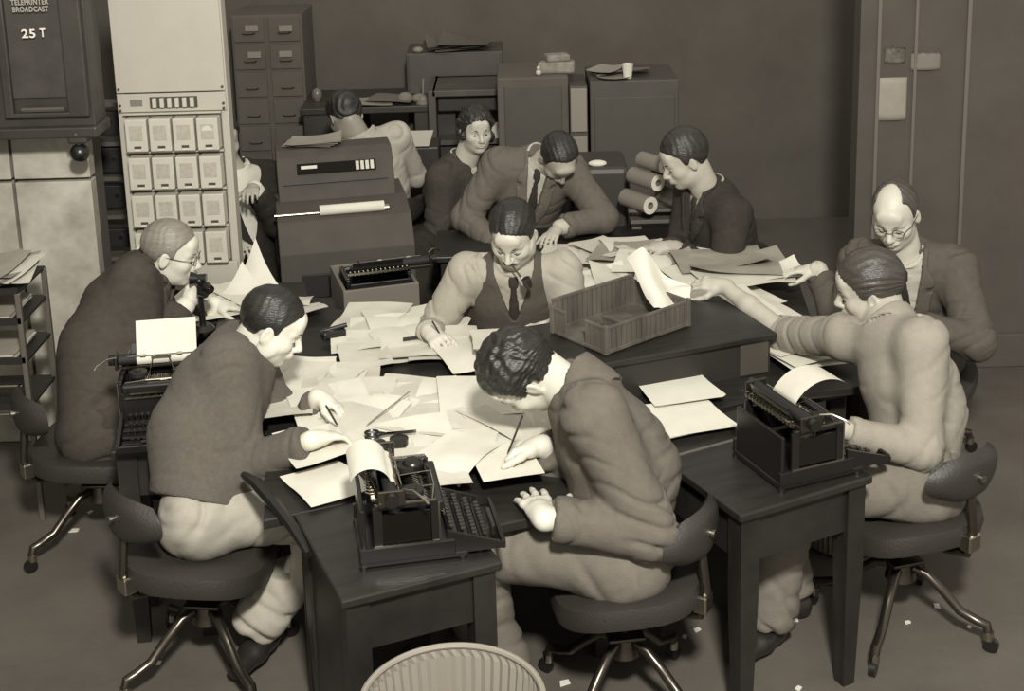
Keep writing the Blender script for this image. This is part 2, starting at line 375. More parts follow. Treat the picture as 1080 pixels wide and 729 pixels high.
def person(label,hip,neck,head,hf,hu=None,facing=(0,-1,0),left=None,right=None,legs=None,top=('jacket',70),shirtv=215,trouv=90,shoev=38,
           skin=200,group=None,hk=1.0,h=.005,hair=None,tie=None,vwidth=.05,vdeep=.24,bulge=.03,sw=.17,girth=1.0,rolled=None,
           head_kw={},shrug=(0,0),sh_fwd=(0,0),lapels=True,collar=True,vest=None,brows=True,seed=1,famp=1.0,gv=None,glasses=False,moustache=False,lash=True,hips=True,K=1.1,sl=0.0,hemlow=.05,seated=True,eyes=False,tf=.55):
    hip,neck,head=[np.asarray(v,float)/K for v in (hip,neck,head)]
    left=dict(left,w=np.asarray(left['w'])/K); right=dict(right,w=np.asarray(right['w'])/K); legs=[dict(g,ankle=np.asarray(g['ankle'])/K) for g in legs]
    s=unit(neck-hip); fc=unit(np.asarray(facing,float)-s*(np.asarray(facing,float)@s)); lt=np.cross(s,fc)   # person's left
    root=empty('person',(hip[0]*K,hip[1]*K,0),0,label,'person',group); root.scale=(K,K,K)
    hf=unit(hf); hu=UP if hu is None else np.asarray(hu,float); hu=unit(hu-hf*(hu@hf)); HR=np.stack([np.cross(hf,hu),hf,hu],1)
    L=np.linalg.norm(neck-hip); mid=hip+s*L*.42-fc*bulge; chest=hip+s*(L-.17)-fc*bulge*.5
    shL=neck-s*.055+lt*sw+UP*shrug[0]+fc*sh_fwd[0]; shR=neck-s*.055-lt*sw+UP*shrug[1]+fc*sh_fwd[1]
    arms=[]
    for side,A,S in ((1,left,shL),(-1,right,shR)):
        A=dict(A); el,w=ik(S,A['w'],A.get('L1',.29),A.get('L2',.255),A.get('hint',(-.0,0,-1))); A.update(S=S,el=el,w=w,side=side); arms.append(A)
    lg=[]
    for side,G in zip((1,-1),legs):
        hj=hip+lt*side*.085-s*.02; kn,an=ik(hj,G['ankle'],.43,.42,G.get('hint',(0,0,1))); lg.append((hj,kn,an,unit(G.get('toe',fc)),side))
    # ---- body: one continuous skin from head to feet
    pts=[hip-.2,hip+.2,neck+.2,head+.18,head-.18]+[a['w']+.2*unit(a['f']) for a in arms]+[a['w']-.1*unit(a['f']) for a in arms]+[a['el'] for a in arms]
    for hj,kn,an,toe,_ in lg: pts+=[kn+.09,kn-.09,an-.09,an+toe*.2]
    pts=np.array(pts); lo,hi=pts.min(0)-.07,pts.max(0)+.07; lo[2]=max(lo[2],-.02)
    B=Fld(lo,hi,h)
    B.fcap(hip,mid,lt,.12,.09,.11,.08,.04).fcap(mid,chest,lt,.11,.08,.14,.09,.04).fcap(chest,neck-s*.05,lt,.14,.09,.10,.06,.04)
    nb=head+HR@np.array((0,-.035,-.04))*hk; B.cone(neck-s*.06,nb,.062,.055,.03); B.cone(shL,shR,.045,.045,.04)
    nb2=head+HR@np.array((0,.0,-.075))*hk; B.cone(neck-s*.03+fc*.01,nb2,.05,.045,.03)
    head_skin(B,head,HR,hk,**head_kw)
    for a in arms:
        B.chain([a['S'],a['el']],[.045,.038],.02); B.chain([a['el'],a['el']*.4+a['w']*.6,a['w']],[.040,.034,.025],.02)
        a['tips']=hand_skin(B,a['w'],a['f'],a['n'],a['side'],a.get('curl',(.4,.45,.5,.5)),a.get('thumb',(.6,.55,.35)),tc=a.get('tc',.3),k=a.get('k',.97))
    for hj,kn,an,toe,_ in lg:
        B.chain([hj,kn,kn*.55+an*.45,an],[.075,.05,.044,.028],.02); fl=unit(toe*np.array([1,1,0])); B.cone(an-UP*.035-fl*.02,an-UP*.055+fl*.11,.026,.019,.02)
    local_obj('body',B.mesh('body',None,1),skin_mat(skin),root); del B
    # ---- clothing
    G=Fld(lo-.03,hi+.03,.0065 if h<.0056 else .008)
    def torso(f,t,low=0.0,arms_=True,cut=None,hem=1.0):
        W=girth
        if hips: f.fcap(hip-s*low,mid,lt,(.152+t)*W,(.122+t)*W,(.148+t)*W,(.124+t)*W,.03,cap=hem)
        f.fcap(mid,chest,lt,(.148+t)*W,(.124+t)*W,.162+t,.118+t,.04)
        f.fcap(chest,neck-s*.06,lt,.162+t,.118+t,.128+t,.090+t,.05)
        f.cone(neck-s*.075-fc*.005,chest-fc*.035,.080+t,.095+t,.05)
        f.cone(neck-s*.07,neck-s*.022,.075+t,.054+t,.04)
        if arms_:
            for a in arms:
                f.cone(neck-s*.045,a['S'],.058+t,.066+t*.6,.05)
        return f
    def sleeves(f,t,end=.93,kk=.045):
        for a in arms:
            e=a.get('sleeve',end); g=G.like(); ax=unit(a['w']-a['el']); q=a['el']+(a['w']-a['el'])*e; r1=(.034 if e>.6 else .050)+t
            g.cone(a['S'],a['el'],.064+t,.055+t,.03); g.cone(a['el'],q,.055+t,r1,.02)
            if e>.6: g.cone(q-ax*.035,q-ax*.030,r1+.004,r1+.004,.012)
            pr=np.cross(ax,[.31,.2,.9]); g.fcap(q,q+ax*.14,pr,r1+.05,r1+.05,r1+.05,r1+.05,0,True,cap=.08)
            h=np.maximum(kk-np.abs(f.d-g.d),0)/kk; f.d=(np.minimum(f.d,g.d)-h*h*(kk/4)).astype(np.float32)
        return f
    segs=[(hip-s*.1,chest,.13,tf,.9),(chest,neck,.12,tf*.6,.8)]+[(a['S']*1.3-a['el']*.3,a['el'],.06,1.0,1.5) for a in arms]+[(a['el'],a['w'],.05,.9,1.5) for a in arms]
    fo=folds(segs,.0125*famp,.07,seed)
    qx,qy,qz=G.frame(neck,np.stack([lt,fc,s],1))
    def seat(f):
        sx=f.ax[0][:,None,None]-hip[0]; sy=f.ax[1][None,:,None]-hip[1]; z=f.ax[2][None,None,:]
        f.d=np.maximum(f.d,np.minimum(np.minimum(hip[2]-.112-z,.26-np.sqrt(sx*sx+sy*sy)),z-(hip[2]-.23))).astype(np.float32)
    def vcut(f,wid=vwidth,deep=vdeep,y0=.0):
        hw=wid*np.clip(1+qz/deep,0,1)**.8-.001-(qz<-deep)*1.0
        g=np.maximum(np.abs(qx)-hw,y0-qy); f.d=np.maximum(f.d,-g).astype(np.float32)
    kind,val=top[0],top[1]; fabric=lambda v,nm: mat('%s_cloth_%d'%(nm,v),v,rough=.95,bump=.25,bscale=260,var=4,vscale=40,spec=.15,sheen=0)
    V=gv or {}
    rr_=np.sqrt(qx**2+qy**2)
    nax=unit(unit(nb-neck)+s*.6); nfp=unit(fc-nax*(fc@nax)); nl,nf_,nt=G.frame(neck,np.stack([np.cross(nfp,nax),nfp,nax],1)); nr=np.sqrt(nl**2+nf_**2)
    def ncut(f,zc=.018): f.d=np.maximum(f.d,np.minimum(nt+.35*nf_-zc-.012-1.1*np.maximum(nr-.068,0),.17-nr)).astype(np.float32)
    def collar_ring(f,r=.066,hgt=.035,lift=0):
        rad=r+.006-.12*np.clip(nt,-.03,.06)+.10*np.clip(nf_,0,.08)
        d=np.maximum(np.abs(nr-rad)-.0055,np.maximum(nt+np.where(nf_>0,.5,.12)*nf_-(hgt*.62+lift),-nt-np.where(nf_>.01,.012,.07)))
        f.d=np.minimum(f.d,d).astype(np.float32); return f
    if kind=='shirt':
        f=G.like(); torso(f,.006,hem=.7); ncut(f,.004)
        open_=V.get('open',.03)
        if open_: vcut(f,open_,.10,.02)
        sleeves(f,.006+sl)
        if collar: collar_ring(f,.068,.045,.012)
        local_obj('shirt',f.mesh('shirt',fo,1),fabric(val,'shirt'),root)
    elif kind=='sweater':
        f=G.like(); torso(f,.020,low=.02,hem=.9); ncut(f,.004); qh=f.frame(hip,np.stack([lt,fc,s],1))[2]; f.d=np.maximum(f.d,.012-qh).astype(np.float32); sleeves(f,.016+sl); collar_ring(f,.070,.026)
        local_obj('sweater',f.mesh('sweater',fo,1),mat('knit_%d'%val,val,rough=1,bump=.5,bscale=330,var=5,vscale=60,spec=.1,sheen=.04),root)
    else:
        sh=G.like(); torso(sh,-.006,hem=.7); ncut(sh,.002); shirtd=sh.d.copy()
        if vest and kind=='vest': sleeves(sh,.008+sl)
        else:
            for a in arms: ax=unit(a['w']-a['el']); sh.cone(a['w']-ax*.06,a['w']-ax*.002,.040,.037,.0)   # cuffs
        collar_ring(sh,.064,.046,.008)
        local_obj('shirt',sh.mesh('shirt',fo if vest else None,1),fabric(shirtv,'shirt'),root)
        if tie is not None:
            tf=G.like(); w=np.where(qz>-.05,.010+.0*qz,.010+.022*np.clip((-qz-.05)/.2,0,1)); w=np.where((qz>-.05)&(qz<-.015),.019,w)
            tf.d=np.maximum(np.maximum(shirtd-.010,-(shirtd+.002)),np.maximum(np.abs(qx)-w,np.maximum(.03-qy,np.maximum(qz+.004,-qz-.42)))).astype(np.float32)
            tf.cone(neck+fc*.066-s*.018,neck+fc*.078-s*.045,.017,.013,.004)
            local_obj('tie',tf.mesh('tie',None,1),fabric(tie,'tie'),root)
        if vest:
            f=G.like(); torso(f,.010,arms_=False,hem=.7)
            for a in arms: f.cone(neck-s*.05,neck-s*.06+lt*a['side']*.12,.062,.058,.04)
            for a in arms: f.cone(a['S']+lt*a['side']*.02-s*.10,a['S']+lt*a['side']*.03+s*.1,.075,.09,.01,True)
            ncut(f,.010); vcut(f,vwidth,vdeep,.02); vd=f.d.copy()
            local_obj('vest',f.mesh('vest',folds(segs[:2],.006,.07,seed),1),fabric(vest,'vest'),root)
            for i in range(3):
                mb=MB()
                p=neck-s*(vdeep+.02+.065*i); d_=sample(vd,G,p,fc)
                mb.ball(tuple(np.array(p+fc*d_)-np.array(root.location)/K),(.007,.007,.007),n=8)
                mb.build('button',mat('button_dark',35,rough=.4),root,True)
        if kind=='jacket':
            f=G.like(); torso(f,.018 if not vest else .024,low=hemlow,hem=1.0); ncut(f,.020)
            jd=f.d.copy()
            if vwidth: vcut(f,vwidth,vdeep,.02)
            sleeves(f,.014+sl)
            if seated: seat(f)
            local_obj('jacket',f.mesh('jacket',fo,1),fabric(val,'jacket'),root)
            if lapels and vwidth:
                lf=G.like(); hw=vwidth*np.clip(1+qz/vdeep,0,1)**.8; lw=.052*np.clip((vdeep+qz)/(.12),0,1)*np.clip((.03-qz)/.07,0.35,1)
                band=np.maximum(hw-np.abs(qx)-.002,np.abs(qx)-hw-lw)
                notch=np.maximum(np.abs(qz+.075)-.008,hw+lw*.55-np.abs(qx))
                lf.d=np.maximum(np.maximum(jd-.011,-(jd+.002)),np.maximum(np.maximum(band,-notch),np.maximum(.02-qy,-qz-vdeep))).astype(np.float32)
                local_obj('lapel',lf.mesh('lapel',None,1),fabric(val+4,'jacket'),root)
    # ---- trousers and shoes
    T=Fld(np.array([min([p[0] for g in lg for p in g[:3]]),min([p[1] for g in lg for p in g[:3]]),0])-.17,np.array([max([p[i] for g in lg for p in g[:3]]) for i in range(3)])+.17,.0075 if h<.0056 else .011)
    gw=girth if kind in('shirt','vest') else girth*.82; T.fcap(hip-s*.07,hip+s*.045,lt,.160*gw,.128*gw,.154*gw,.122*gw,.03,cap=.8)
    sg=[(hip-s*.1,hip+s*.1,.13,.7,1)]
    for hj,kn,an,toe,_ in lg:
        ank=an+UP*.03; ax=unit(kn-ank)
        T.chain([hj,kn],[.105,.079],.05); T.chain([kn,kn*.6+ank*.4,ank],[.080,.082,.084],.04)
        T.fcap(ank-ax*.055,ank-ax*.18,np.cross(ax,[.3,.9,.1]),.14,.14,.14,.14,0,True,cap=.05)
        sg+=[(hj,kn,.08,1,.8),(kn,an,.065,1,.5)]
    if seated: seat(T)
    T.d=np.maximum(T.d,(.055-T.ax[2])[None,None,:]).astype(np.float32)
    local_obj('trousers',T.mesh('trousers',folds(sg,.015,.085,seed+5),1),fabric(trouv,'trousers'),root); del T
    sm=mat('shoe_leather_%d'%shoev,shoev,rough=.35)
    for hj,kn,an,toe,_ in lg:
        fl=unit(toe*np.array([1,1,0])); S_=Fld(an-.22,an+.22,.006); gz=an[2]-.088/1
        S_.fcap(an-fl*.045-UP*.052,an+fl*.06-UP*.055,np.cross(UP,fl),.036,.040,.045,.036,.02); S_.fcap(an+fl*.05-UP*.06,an+fl*.15-UP*.064,np.cross(UP,fl),.045,.033,.034,.024,.02)
        S_.cone(an-UP*.05-fl*.01,an+UP*.01-fl*.012,.044,.042,.02)
        S_.d=np.maximum(S_.d,(gz-S_.ax[2])[None,None,:]).astype(np.float32)
        local_obj('shoe',S_.mesh('shoe',None,1),sm,root)
    # ---- head dressing
    if hair:
        hk_=dict(hair); mv=hk_.pop('v'); hl=hk_.pop('line')
        make_hair(root,head,HR,hl,mat('hair_%d'%mv,mv,rough=.38,bump=.35,bscale=60,var=10,vscale=9,spec=.6,stretch=(1,1,6)),k=hk,**hk_)
    off=np.array(root.location)/K; P=lambda *l: tuple(head+HR@(np.array(l)*hk)-off)
    if brows:
        bv=brows if brows is not True else 45
        for sd in (-1,1):
            MB().tube([P(sd*.014,.0955,.014),P(sd*.026,.092,.019),P(sd*.038,.083,.019),P(sd*.048,.072,.013)],.003,8,rads=[.0028,.0042,.0036,.0015]).build('eyebrow',mat('brow_%d'%bv,bv,rough=.9),root,True)
    if lash:
        for sd in (-1,1):
            MB().tube([P(sd*.020,.0855,-.0135),P(sd*.032,.0885,-.0160),P(sd*.045,.079,-.0125)],.0016,6,rads=[.0012,.002,.0012]).build('eyelid_line',mat('brow_45',45,rough=.9),root,True)
    if eyes:
        for sd in (-1,1):
            MB().ball(P(sd*.032,.0865,-.009),(.0055,.003,.0045),n=10).build('eye',mat('brow_45',45,rough=.4),root,True)
    if moustache:
        MB().tube([P(-.027,.093,-.060),P(-.013,.1035,-.055),P(0,.1065,-.0535),P(.013,.1035,-.055),P(.027,.093,-.060)],.004,8,rads=[.002,.0048,.0042,.0048,.002]).build('moustache',mat('brow_45',45,rough=.9),root,True)
    if glasses:
        g=MB(); 
        for sd in (-1,1):
            g.tube([P(sd*.033+.021*math.cos(a),.1045-abs(math.cos(a)*.021+sd*sd*0)*.12-.12*max(0,sd*math.cos(a)*.021),-.006+.018*math.sin(a)) for a in np.linspace(0,2*math.pi,20)[:-1]],.0013,6,closed=True)
            g.tube([P(sd*.053,.098,-.002),P(sd*.073,.06,0),P(sd*.082,.0,.004)],.0013,6)
        g.tube([P(-.012,.107,-.002),P(0,.111,.001),P(.012,.107,-.002)],.0013,6)
        g.build('glasses',mat('spectacle_wire',60,rough=.3,metal=.6),root,True)
    root['_']=0; del root['_']
    return dict(root=root,arms=arms,HR=HR,head=head,P=P,neck=neck,s=s,fc=fc,lt=lt,legs=lg,hip=hip,off=off)
def sample(d,G,p,dirn,n=60):
    for i in range(n):
        q=p+dirn*(.02+.005*i); ii=[int(round((q[j]-G.o[j])/G.h)) for j in range(3)]
        if any(ii[j]<0 or ii[j]>=d.shape[j] for j in range(3)) or d[tuple(ii)]>0: return .02+.005*i
    return .1
# ------------------------------------------------------------------ the eleven people
A_=lambda *v: np.array(v,float)
PEOPLE={}
def fig_sweater():
    hip=PZ(216,535,.59); neck=PZ(257,360,1.07); head=PZ(287,343,1.14)
    return person('man in grey knitted sweater and pale trousers writing beside the black typewriter',
        hip,neck,head,hf=(.88,.05,-.48),hu=(.45,.05,.9),facing=(.99,-.02,0),
        right=dict(w=PZ(330,464,.862),L1=.32,L2=.27,hint=(.1,-.3,-1),f=(.75,.55,-.1),n=(.1,-.15,-1),curl=(.55,.5,.45,.4)),
        left=dict(w=PZ(336,420,.855),hint=(-.1,.3,-.9),f=(.85,-.3,-.28),n=(-.2,-.3,-.9),curl=(.8,.75,.7,.7)),
        legs=[dict(ankle=PZ(350,640,.11),hint=(.3,0,1),toe=(.9,.1,0)),dict(ankle=PZ(276,660,.13),hint=(.5,.1,1),toe=(-.2,-.5,0))],
        top=('sweater',97),trouv=165,shoev=38,skin=212,h=.0045,girth=1.12,seed=3,
        hair=dict(line='short',v=34,t=.007,comb='side',amp=.0006),bulge=.06,head_kw=dict(jowl=.3),famp=.7,tf=.6,shrug=(-.03,-.045))
def fig_center():
    hip=PZ(650,566,.61); neck=PZ(614,404,1.09); head=PZ(552,393,1.09)
    return person('dark-haired man in plain grey work shirt bent low over the table, writing with a pencil',
        hip,neck,head,hf=(-.52,.10,-.85),hu=(-.80,-.2,.42),facing=(-.99,-.08,0),
        right=dict(w=PZ(570,470,.86),hint=(.6,.5,-.5),f=(-.93,-.15,-.15),n=(.0,-.5,-.9),curl=(.85,.9,.95,.9),thumb=(.35,.8,.3)),
        left=dict(w=PZ(573,546,.80),L1=.32,L2=.27,hint=(.35,-.25,-1),f=(-.22,.92,.0),n=(.05,0,-1),curl=(.14,.10,.12,.18),thumb=(.75,.5,.1),k=1.12),
        legs=[dict(ankle=PZ(528,715,.11),hint=(-.6,.0,1),toe=(-.9,.3,0)),dict(ankle=PZ(480,680,.11),hint=(-.3,.2,1),toe=(-.9,.4,0))],
        top=('shirt',101),trouv=112,skin=205,h=.0045,seed=11,gv=dict(open=0),girth=1.1,famp=1.2,
        hair=dict(line='full',v=36,t=.013,comb='curly',amp=.0024,puff=.006),bulge=.06,sw=.18,K=1.19,sl=.012,tf=.9)
def fig_pipe():
    hip=PY(545,360,5.62); hip[2]=.54; neck=PY(542,275,5.42); head=PY(541,246,5.32)
    return person('man in grey vest and tie over a light shirt, pipe in his mouth',
        hip,neck,head,hf=(-.22,-.80,-.52),hu=(-.1,-.5,.85),facing=(-.05,-1,-.2),
        right=dict(w=PZ(452,350,.83),hint=(-.5,.1,-.9),f=(.45,-.80,-.1),n=(.3,.15,-1),curl=(.8,.85,.9,.9),thumb=(.4,.8,.3)),
        left=dict(w=PZ(582,345,.86),hint=(.35,.2,-1),f=(-.95,-.15,-.05),n=(0,.1,-1),curl=(.35,.35,.35,.4)),
        legs=[dict(ankle=A_(hip[0]+.12,5.35,.10),hint=(0,-.3,1),toe=(0,-1,0)),dict(ankle=A_(hip[0]-.12,5.35,.10),hint=(0,-.3,1),toe=(0,-1,0))],
        top=('vest',0),vest=84,shirtv=166,tie=56,trouv=80,skin=196,h=.0045,seed=21,vwidth=.075,vdeep=.20,girth=1.15,sw=.18,famp=1.3,
        hair=dict(line='short',v=36,t=.008,comb='back',amp=.0006,part=.03),moustache=True,head_kw=dict(jowl=1.0),bulge=.03)
def fig_reach():
    hip=PZ(962,497,.60); neck=PZ(940,342,1.08); head=PZ(917,303,1.15)
    return person('man in light work shirt reaching across the table with a sheet of paper',
        hip,neck,head,hf=(-.93,.22,-.25),hu=(-.2,-.1,.95),facing=(-.93,-.26,-.05),
        right=dict(w=PZ(764,302,.97),hint=(.2,.1,-1),L1=.33,L2=.32,f=(-.93,.28,.12),n=(.15,.35,-.9),curl=(.45,.5,.55,.6),sleeve=.12,thumb=(.5,.7,.4)),
        left=dict(w=PZ(884,452,.86),L1=.31,L2=.28,hint=(.4,-.2,-1),f=(-.9,.15,-.1),n=(0,0,-1),curl=(.5,.5,.5,.5),sleeve=.9),
        legs=[dict(ankle=PZ(812,650,.12),hint=(-.4,0,1),toe=(-.6,-.6,0)),dict(ankle=PZ(830,620,.11),hint=(-.4,.3,1),toe=(-.8,.3,0))],
        top=('shirt',146),trouv=118,skin=178,h=.0045,seed=31,gv=dict(open=0),famp=.7,sh_fwd=(0,.07),shrug=(0,.02),
        hair=dict(line='full',v=64,t=.010,comb='back',amp=.0011,puff=.003),bulge=.05,K=1.13,tf=.9)
def fig_bald():
    hip=PY(965,420,5.62); hip[2]=.55; neck=PY(956,268,5.45); head=PY(944,226,5.38)
    return person('balding man with glasses in suit jacket, sitting behind the reaching man',
        hip,neck,head,hf=(-.42,-.78,-.42),hu=(-.2,-.3,.9),facing=(-.45,-.88,0),
        right=dict(w=PZ(862,285,.88),hint=(-.5,.3,-.7),f=(-.85,.3,-.05),n=(0,0,-1),curl=(.3,.3,.35,.4)),
        left=dict(w=PY(968,342,5.12),hint=(.8,-.2,-.7),f=(-.95,-.1,.0),n=(0,0,-1),curl=(.5,.5,.5,.5)),
        legs=[dict(ankle=A_(hip[0]-.05,hip[1]-.4,.10),hint=(-.2,-.3,1)),dict(ankle=A_(hip[0]-.3,hip[1]-.3,.10),hint=(-.2,-.3,1))],
        top=('jacket',88),vest=92,shirtv=190,tie=52,trouv=70,skin=196,h=.005,seed=41,vwidth=.075,vdeep=.30,
        hair=dict(line='receding',v=72,t=.006,comb='side',amp=.001,bald=((.006,.045,.088),(.050,.088,.066))),glasses=True,brows=110,famp=1.1)
def fig_backright():
    hip=PY(760,300,6.45); hip[2]=.55; neck=PY(750,200,6.35); head=PY(722,167,6.32)
    return person('young man in dark suit reading papers beside the stacked paper rolls',
        hip,neck,head,hf=(-.90,-.18,-.40),hu=(-.4,-.1,.9),facing=(-.9,-.35,0),
        right=dict(w=PZ(706,262,.84),hint=(0,.3,-.9),f=(-.9,.2,.1),n=(0,0,-1),curl=(.5,.5,.5,.5)),
        left=dict(w=PZ(712,262,.84),hint=(.2,-.5,-.9),f=(-.8,.1,.1),n=(0,.2,-1),curl=(.5,.5,.5,.5)),
        legs=[dict(ankle=A_(hip[0]-.3,hip[1]-.1,.10)),dict(ankle=A_(hip[0]-.3,hip[1]+.15,.10))],
        top=('jacket',60),shirtv=170,tie=62,trouv=58,skin=178,h=.006,seed=51,vwidth=.06,vdeep=.26,lapels=True,
        hair=dict(line='short',v=46,t=.011,comb='side',amp=.0007,puff=.006),famp=.8)
def fig_bend():
    hip=A_(.02,7.05,.60); neck=PY(566,168,6.86); head=PY(589,166,6.75)
    return person('man in grey suit jacket bowed over the desk right behind the pipe smoker, head down',
        hip,neck,head,hf=(.22,-.42,-.86),hu=(.25,-.84,.48),facing=(.1,-.95,-.1),
        right=dict(w=PY(528,262,6.62),hint=(-.6,.2,-.3),f=(.1,-.9,-.2),n=(0,0,-1)),
        left=dict(w=PY(590,240,6.55),hint=(.7,.2,-.2),f=(-.5,-.8,-.25),n=(0,0,-1)),
        legs=[dict(ankle=A_(-.02,7.45,.10),hint=(0,-1,0),toe=(0,-1,0)),dict(ankle=A_(-.27,7.4,.10),hint=(0,-1,0),toe=(0,-1,0))],
        top=('jacket',104),shirtv=190,tie=60,trouv=74,skin=176,h=.006,seed=61,vwidth=.05,vdeep=.34,
        hair=dict(line='receding',v=40,t=.008,comb='back',amp=.0008),lash=False)
def fig_woman():
    hip=PY(478,262,7.55); hip[2]=.52; neck=PY(487,170,7.45); head=PY(502,136,7.40)
    def curls(f,P):
        for k in range(26):
            a=random.uniform(-2.6,2.6); z=random.uniform(-.075,.10); r=.080*math.sqrt(max(.1,1-(z/.14)**2))
            x=math.sin(a)*r*1.05; y=-math.cos(a)*r*1.15-.01
            if y>.035 and z<.06: continue
            f.ell(P(x,y,z),(.024,.024,.024),None,.012)
    return person('woman with dark curly hair and pale collar looking toward the camera',
        hip,neck,head,hf=(.30,-.93,-.10),hu=(0,0,1),facing=(.75,-.6,0),
        right=dict(w=PY(500,235,7.15),hint=(-.3,0,-1),f=(.6,-.6,-.4),n=(0,0,-1),L1=.27,L2=.24),
        left=dict(w=PY(520,225,7.3),hint=(.3,.2,-1),f=(.6,-.6,-.3),n=(0,0,-1),L1=.27,L2=.24),
        legs=[dict(ankle=A_(hip[0]-.2,hip[1]-.45,.1)),dict(ankle=A_(hip[0]-.42,hip[1]-.35,.1))],
        top=('jacket',74),shirtv=200,trouv=56,skin=196,h=.006,seed=71,vwidth=.032,vdeep=.16,sw=.145,girth=.88,hk=.93,lapels=False,
        hair=dict(line='full',v=44,t=.014,comb='curly',amp=.002,extra=curls),lash=False,eyes=True)
def fig_phone():
    hip=PZ(112,440,.55); neck=PZ(153,281,1.06); head=PZ(180,266,1.13)
    return person('grey-haired man in dark suit jacket talking into a candlestick telephone',
        hip,neck,head,hf=(.95,.02,-.22),hu=(.2,0,1),facing=(.97,.08,0),
        right=dict(w=PZ(196,322,.90),hint=(-.2,-.5,-.9),f=(.62,.25,.55),n=(-.3,.75,.1),curl=(.75,.75,.75,.7),thumb=(.4,.8,.4)),
        left=dict(w=PZ(226,322,.80),hint=(0,.4,-.9),f=(.9,.1,-.1),n=(0,0,-1)),
        legs=[dict(ankle=A_(hip[0]+.55,hip[1]+.1,.1),hint=(.3,0,1)),dict(ankle=A_(hip[0]+.5,hip[1]-.12,.1),hint=(.3,0,1))],
        top=('jacket',72),shirtv=225,tie=50,trouv=64,skin=205,h=.0045,seed=81,vwidth=.05,vdeep=.2,girth=1.15,bulge=.06,shrug=(-.03,-.045),
        hair=dict(line='short',v=132,t=.007,comb='side',amp=.0006),brows=120,glasses=True,famp=1.1)
def fig_whiteshirt():
    hip=PY(402,235,7.55); hip[2]=.60; neck=PY(384,146,7.45); head=PY(364,122,7.50)
    return person('man in pale shirt bent down behind the teletype machine, face turned away',
        hip,neck,head,hf=(-.45,.70,-.55),hu=(-.35,.5,.8),facing=(-.45,.85,0),
        right=dict(w=PY(400,190,7.85),hint=(.5,.2,-.6),f=(-.8,0,-.5),n=(0,0,-1)),
        left=dict(w=PY(340,178,7.75),hint=(-.4,0,-.9),f=(-.9,0,-.3),n=(0,0,-1)),
        legs=[dict(ankle=A_(-.95,7.75,.1),hint=(-.5,0,1)),dict(ankle=A_(-.95,7.5,.1),hint=(-.5,0,1))],
        top=('shirt',178),trouv=60,skin=150,h=.007,seed=91,gv=dict(open=0),girth=1.1,
        hair=dict(line='short',v=40,t=.010,comb='side'),brows=False,lash=False)
def fig_dark():
    hip=PY(262,330,6.75); hip[2]=.55; neck=PY(247,178,6.9); head=PY(233,145,6.85)
    return person('person in dark jacket and white shirt, mostly hidden behind the tall relay rack',
        hip,neck,head,hf=(.5,-.8,-.2),hu=(0,0,1),facing=(.65,-.75,0),
        right=dict(w=PY(246,255,6.4),hint=(-.5,0,-.8),f=(.5,-.7,0),n=(0,0,-1)),
        left=dict(w=PY(268,198,6.62),hint=(.3,.4,-.8),f=(.0,-.9,.1),n=(0,0,-1),curl=(.6,.6,.6,.6)),
        legs=[dict(ankle=A_(hip[0]-.02,hip[1]-.40,.1)),dict(ankle=A_(hip[0]-.25,hip[1]-.38,.1))],
        top=('jacket',50),shirtv=215,trouv=50,skin=170,h=.007,seed=99,vwidth=.12,vdeep=.36,lapels=False,
        hair=dict(line='short',v=40,t=.009,comb='side'),lash=False,brows=False)
FIGS='sweater','center','pipe','reach','bald','backright','bend','woman','phone','whiteshirt','dark'
for _n_ in FIGS: PEOPLE[_n_]=globals()['fig_'+_n_]()
# ------------------------------------------------------------------ the room
M_WALL=mat('brown_wall',95,rough=.9,var=6,vscale=2,bump=.1,bscale=30)
M_DWOOD=mat('dark_varnished_wood',58,rough=.45,var=10,vscale=3,stretch=(1,8,1),kind='noise',bump=.08,bscale=40)
M_DESK=mat('worn_desk_wood',36,rough=.42,var=7,vscale=6,bump=.08,bscale=35,stretch=(1,5,1))
M_BLACK=mat('black_enamel',26,rough=.3,spec=.6)
M_BLK2=mat('black_crackle_metal',34,rough=.55,bump=.15,bscale=300)
M_CHROME=mat('nickel_plate',175,rough=.25,metal=1)
M_STEEL=mat('dark_steel_tube',92,rough=.28,metal=.9)
M_LEATH=mat('dark_leather',50,rough=.5,bump=.2,bscale=120)
M_PAPER=mat('paper',216,rough=.9,var=5,vscale=8,bump=.12,bscale=14,spec=.1)
M_PAPER2=mat('paper_grey',202,rough=.9,var=8,vscale=7,bump=.12,bscale=14,spec=.1)
M_PAPER3=mat('manila_paper',150,rough=.9,var=8,vscale=7,bump=.12,bscale=14,spec=.1)
M_INK=mat('typed_ink',70,rough=.9)
M_RACK=mat('grey_rack_enamel',178,rough=.6,var=3,vscale=6,bump=.06,bscale=220)
M_RACKB=mat('relay_box_enamel',190,rough=.55,var=4,vscale=9)
M_TELE=mat('teletype_grey_enamel',74,rough=.8,var=4,vscale=8,bump=.05,bscale=250)
M_GREY=mat('cabinet_enamel',80,rough=.6,var=4,vscale=4)
M_WOODM=mat('tray_wood',84,rough=.7,var=22,vscale=10,stretch=(1,1,.2),bump=.15,bscale=60)
M_RUB=mat('rubber',30,rough=.7)

